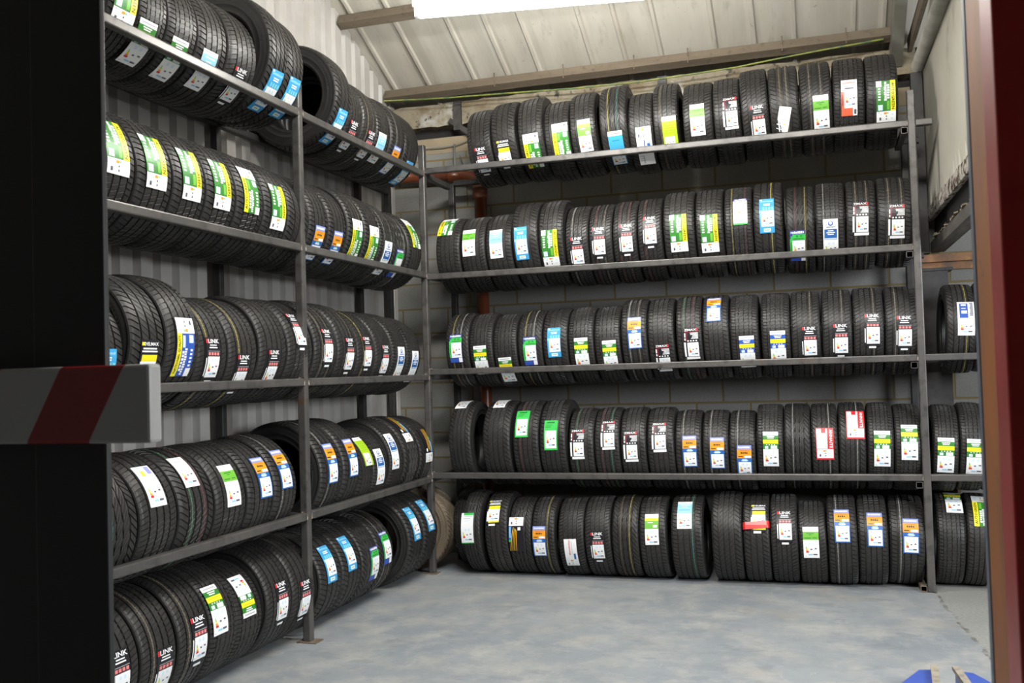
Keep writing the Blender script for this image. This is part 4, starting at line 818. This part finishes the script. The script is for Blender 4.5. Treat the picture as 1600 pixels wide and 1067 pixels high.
def build_tyre(side, n, pos, other, R, W, tilt, des, phi, du, lab):
    i = idx.get((side, n), 0); idx[(side, n)] = i+1
    HG = .275
    z = R if n == 5 else (zb(n, pos) if side == 'B' else zl(n, pos))+.0255+math.sqrt(R*R-HG*HG)
    loc = (pos, other, z) if side == 'B' else (other, pos, z)
    root = thing('car_tyre', lab, 'tyre', loc, ('tyres on the %s of the %s' if n < 5 else 'tyres on the %s under the %s') % (GROUPS[n], 'back rack' if side == 'B' else 'left rack'))
    root.rotation_euler = (0, -tilt, 0) if side == 'B' else (0, 0, PI/2)
    key = des.rstrip('-') if des else None
    p = PAT.get(key, 1) if key else (i*5+n) % 6
    tr = bpy.data.objects.new('tread', TREADS[p]); C.objects.link(tr); tr.parent = root; tr.scale = (W, R, R)
    tr.rotation_euler = (random.uniform(0, 6.28), 0, 0)
    if random.random() < .5: tr.rotation_euler = (tr.rotation_euler[0], PI, 0)
    mud = 'muddy' in lab
    pa = PAINT.get((side, n, i), (None, None))
    if pa == 'yt': pa = ('y', 't')
    for s, m in ((0, MUD if mud else RUB), (1, SM[pa[0]] if pa[0] else (MUD if mud else RUB)), (2, SM[pa[1]] if pa[1] else (MUD if mud else RUB))):
        tr.material_slots[s].link = 'OBJECT'; tr.material_slots[s].material = m
    if any(pa): tr.rotation_euler = (tr.rotation_euler[0], 0, 0)
    for s in (0, PI):
        sw = bpy.data.objects.new('sidewall', SIDEM); C.objects.link(sw); sw.parent = root; sw.scale = (W, R, R); sw.rotation_euler = (random.uniform(0, 6), 0, s)
        if s: sw.rotation_euler = (0, 0, PI)
        if mud: sw.material_slots[0].link = 'OBJECT'; sw.material_slots[0].material = MUD
    if key:
        if key not in LABELS: LABELS[key] = label_mesh(key)
        lo = bpy.data.objects.new('paper_label', LABELS[key]); C.objects.link(lo); lo.parent = root
        wide = 1.22 if side == 'L' else 1.05
        wide = min(wide, .66*W/D[key][0]) if side == 'B' else wide
        lo.scale = (wide, R, R); lo.location = (du, 0, 0)
        lo.rotation_euler = (phi, PI, 0) if des.endswith('-') else (-phi, 0, 0)
        if key == 'WT': lo.rotation_euler = (-phi, .25, 0)
    return root
for t in TYRES: build_tyre(*t)

# red tape wound once across the tread of the black and yellow labelled floor tyre
red = [o for o in bpy.data.objects if o.get('label', '') == 'rightmost of two tyres with black and yellow label, back rack, floor']
if red:
    r0 = red[0]; tw = [c for c in r0.children if c.name.startswith('tread')][0].scale
    bm = bmesh.new(); prev = None
    for k in range(21):
        u = -.5+k/20; x = u*tw[0]*.99; rr = tw[1]*(1.030-.045*max(0, (abs(u)-.40)/.10)**2)
        row = [bm.verts.new((x, -rr*math.cos(a), rr*math.sin(a))) for a in (.34+.02*math.sin(u*3), .42, .50+.02*math.sin(u*3))]
        if prev:
            for j in range(2): bm.faces.new((prev[j], row[j], row[j+1], prev[j+1]))
        prev = row
    o = obj('red_tape', bm, mat('red_tape', (.65, .02, .02), .3), r0); o['label'] = 'shiny red tape stuck across the tread'

# ------------------------------------------------------------------ foreground
RED = mat('red_paint', (.42, .022, .016), .42, noise=[(5, (.32, .016, .012), .45, .7), (30, (.42, .08, .06), .66, .74)])
RUSTY = mat('primer_brown', (.44, .14, .022), .6, noise=[(4, (.28, .10, .03), .40, .65, (1, 1, .4)), (18, (.05, .05, .06), .66, .72)])
BLUEG = mat('blue_grey_paint', (.13, .15, .20), .5)
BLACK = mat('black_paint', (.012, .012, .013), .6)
cz = thing('lift_column', 'red painted steel lift column filling the right edge of the view', 'column', (3.6, -5.5, 0))
def cpart(nm, a, m, bev=.004):
    x0, x1, y0, y1, z0, z1 = a; return obj(nm, box(x0-3.6, x1-3.6, y0+5.5, y1+5.5, z0, z1, bev=bev), m, cz)
cpart('front_flange', (3.44, 3.80, -5.61, -5.49, 0, 4.6), RED)
cpart('web', (3.444, 3.78, -5.488, -5.30, 0, 4.6), RUSTY)
cpart('guide_strip', (3.442, 3.50, -5.298, -5.262, 0, 4.6), BLUEG, .002)
cpart('base_plate', (3.43, 3.95, -5.63, -5.30, 0, .02), RED)
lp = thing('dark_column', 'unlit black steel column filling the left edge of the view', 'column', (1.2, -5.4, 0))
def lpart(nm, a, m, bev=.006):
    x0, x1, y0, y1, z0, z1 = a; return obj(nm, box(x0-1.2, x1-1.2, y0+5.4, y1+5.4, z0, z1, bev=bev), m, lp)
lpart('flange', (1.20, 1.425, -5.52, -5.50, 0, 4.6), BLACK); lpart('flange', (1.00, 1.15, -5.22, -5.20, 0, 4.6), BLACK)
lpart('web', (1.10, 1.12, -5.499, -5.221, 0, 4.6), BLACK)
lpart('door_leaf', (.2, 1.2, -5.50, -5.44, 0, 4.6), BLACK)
# red and white striped barrier board in front of it
hz = bpy.data.materials.new('hazard_stripes'); hz.use_nodes = True; nt = hz.node_tree; bs = nt.nodes['Principled BSDF']
tc = nt.nodes.new('ShaderNodeTexCoord'); sx = nt.nodes.new('ShaderNodeSeparateXYZ'); nt.links.new(tc.outputs['Object'], sx.inputs[0])
v = mathn(nt, 'ADD', mathn(nt, 'SUBTRACT', sx.outputs[0], mathn(nt, 'MULTIPLY', sx.outputs[2], .58)), 10.0)
v = mathn(nt, 'MODULO', mathn(nt, 'ADD', v, 0.30), .37)
f_ = mathn(nt, 'LESS_THAN', v, .185)
nt.links.new(mixc(f_, (.35, .35, .34), (.22, .008, .008)), bs.inputs['Base Color']); bs.inputs['Roughness'].default_value = .35
bb = obj('barrier_board', box(-1.2, 0, -.045, .0, -.0935, .0935, bev=.008), hz)
bb.location = (1.622, -5.56, 1.612); bb.rotation_euler = (0, .0, 0)
tag(bb, 'red and white diagonally striped barrier board crossing the black column at left', 'barrier')

# blue lift arm feet at the bottom edge of the view
BLUE = mat('blue_paint', (.05, .10, .42), .35, noise=(6, (.035, .07, .33), .5, .7))
PADM = mat('worn_rubber_strip', (.33, .29, .23), .8, noise=(20, (.20, .18, .15), .45, .65))
ar = thing('lift_arm_end', 'blue steel lift arm end with two tan strips on the floor at the bottom right', 'lift arm', (3.68, -2.55, 0))
bm = bmesh.new()
for s in (-1, 1):
    pts = [(s*.045, .36), (s*.125, .34), (s*.25, .05), (s*.25, -.5), (s*.10, -.5)]
    vb = [bm.verts.new((x, y, .02)) for x, y in pts]; vt = [bm.verts.new((x, y, .095)) for x, y in pts]
    if s < 0: vb.reverse(); vt.reverse()
    bm.faces.new(vt); bm.faces.new(vb[::-1])
    for k in range(5): bm.faces.new((vb[k], vb[(k+1) % 5], vt[(k+1) % 5], vt[k]))
add_box(bm, -.25, .25, -.5, -.3, .0, .10)
bmesh.ops.recalc_face_normals(bm, faces=bm.faces)
obj('arm_plate', bm, BLUE, ar)
for s in (-1, 1):
    bm = bmesh.new(); add_obox(bm, (s*.068, .12, .106), (.018, 0, 0), (-s*.018, .25, 0), (0, 0, .010)); obj('rubber_strip', bm, PADM, ar)
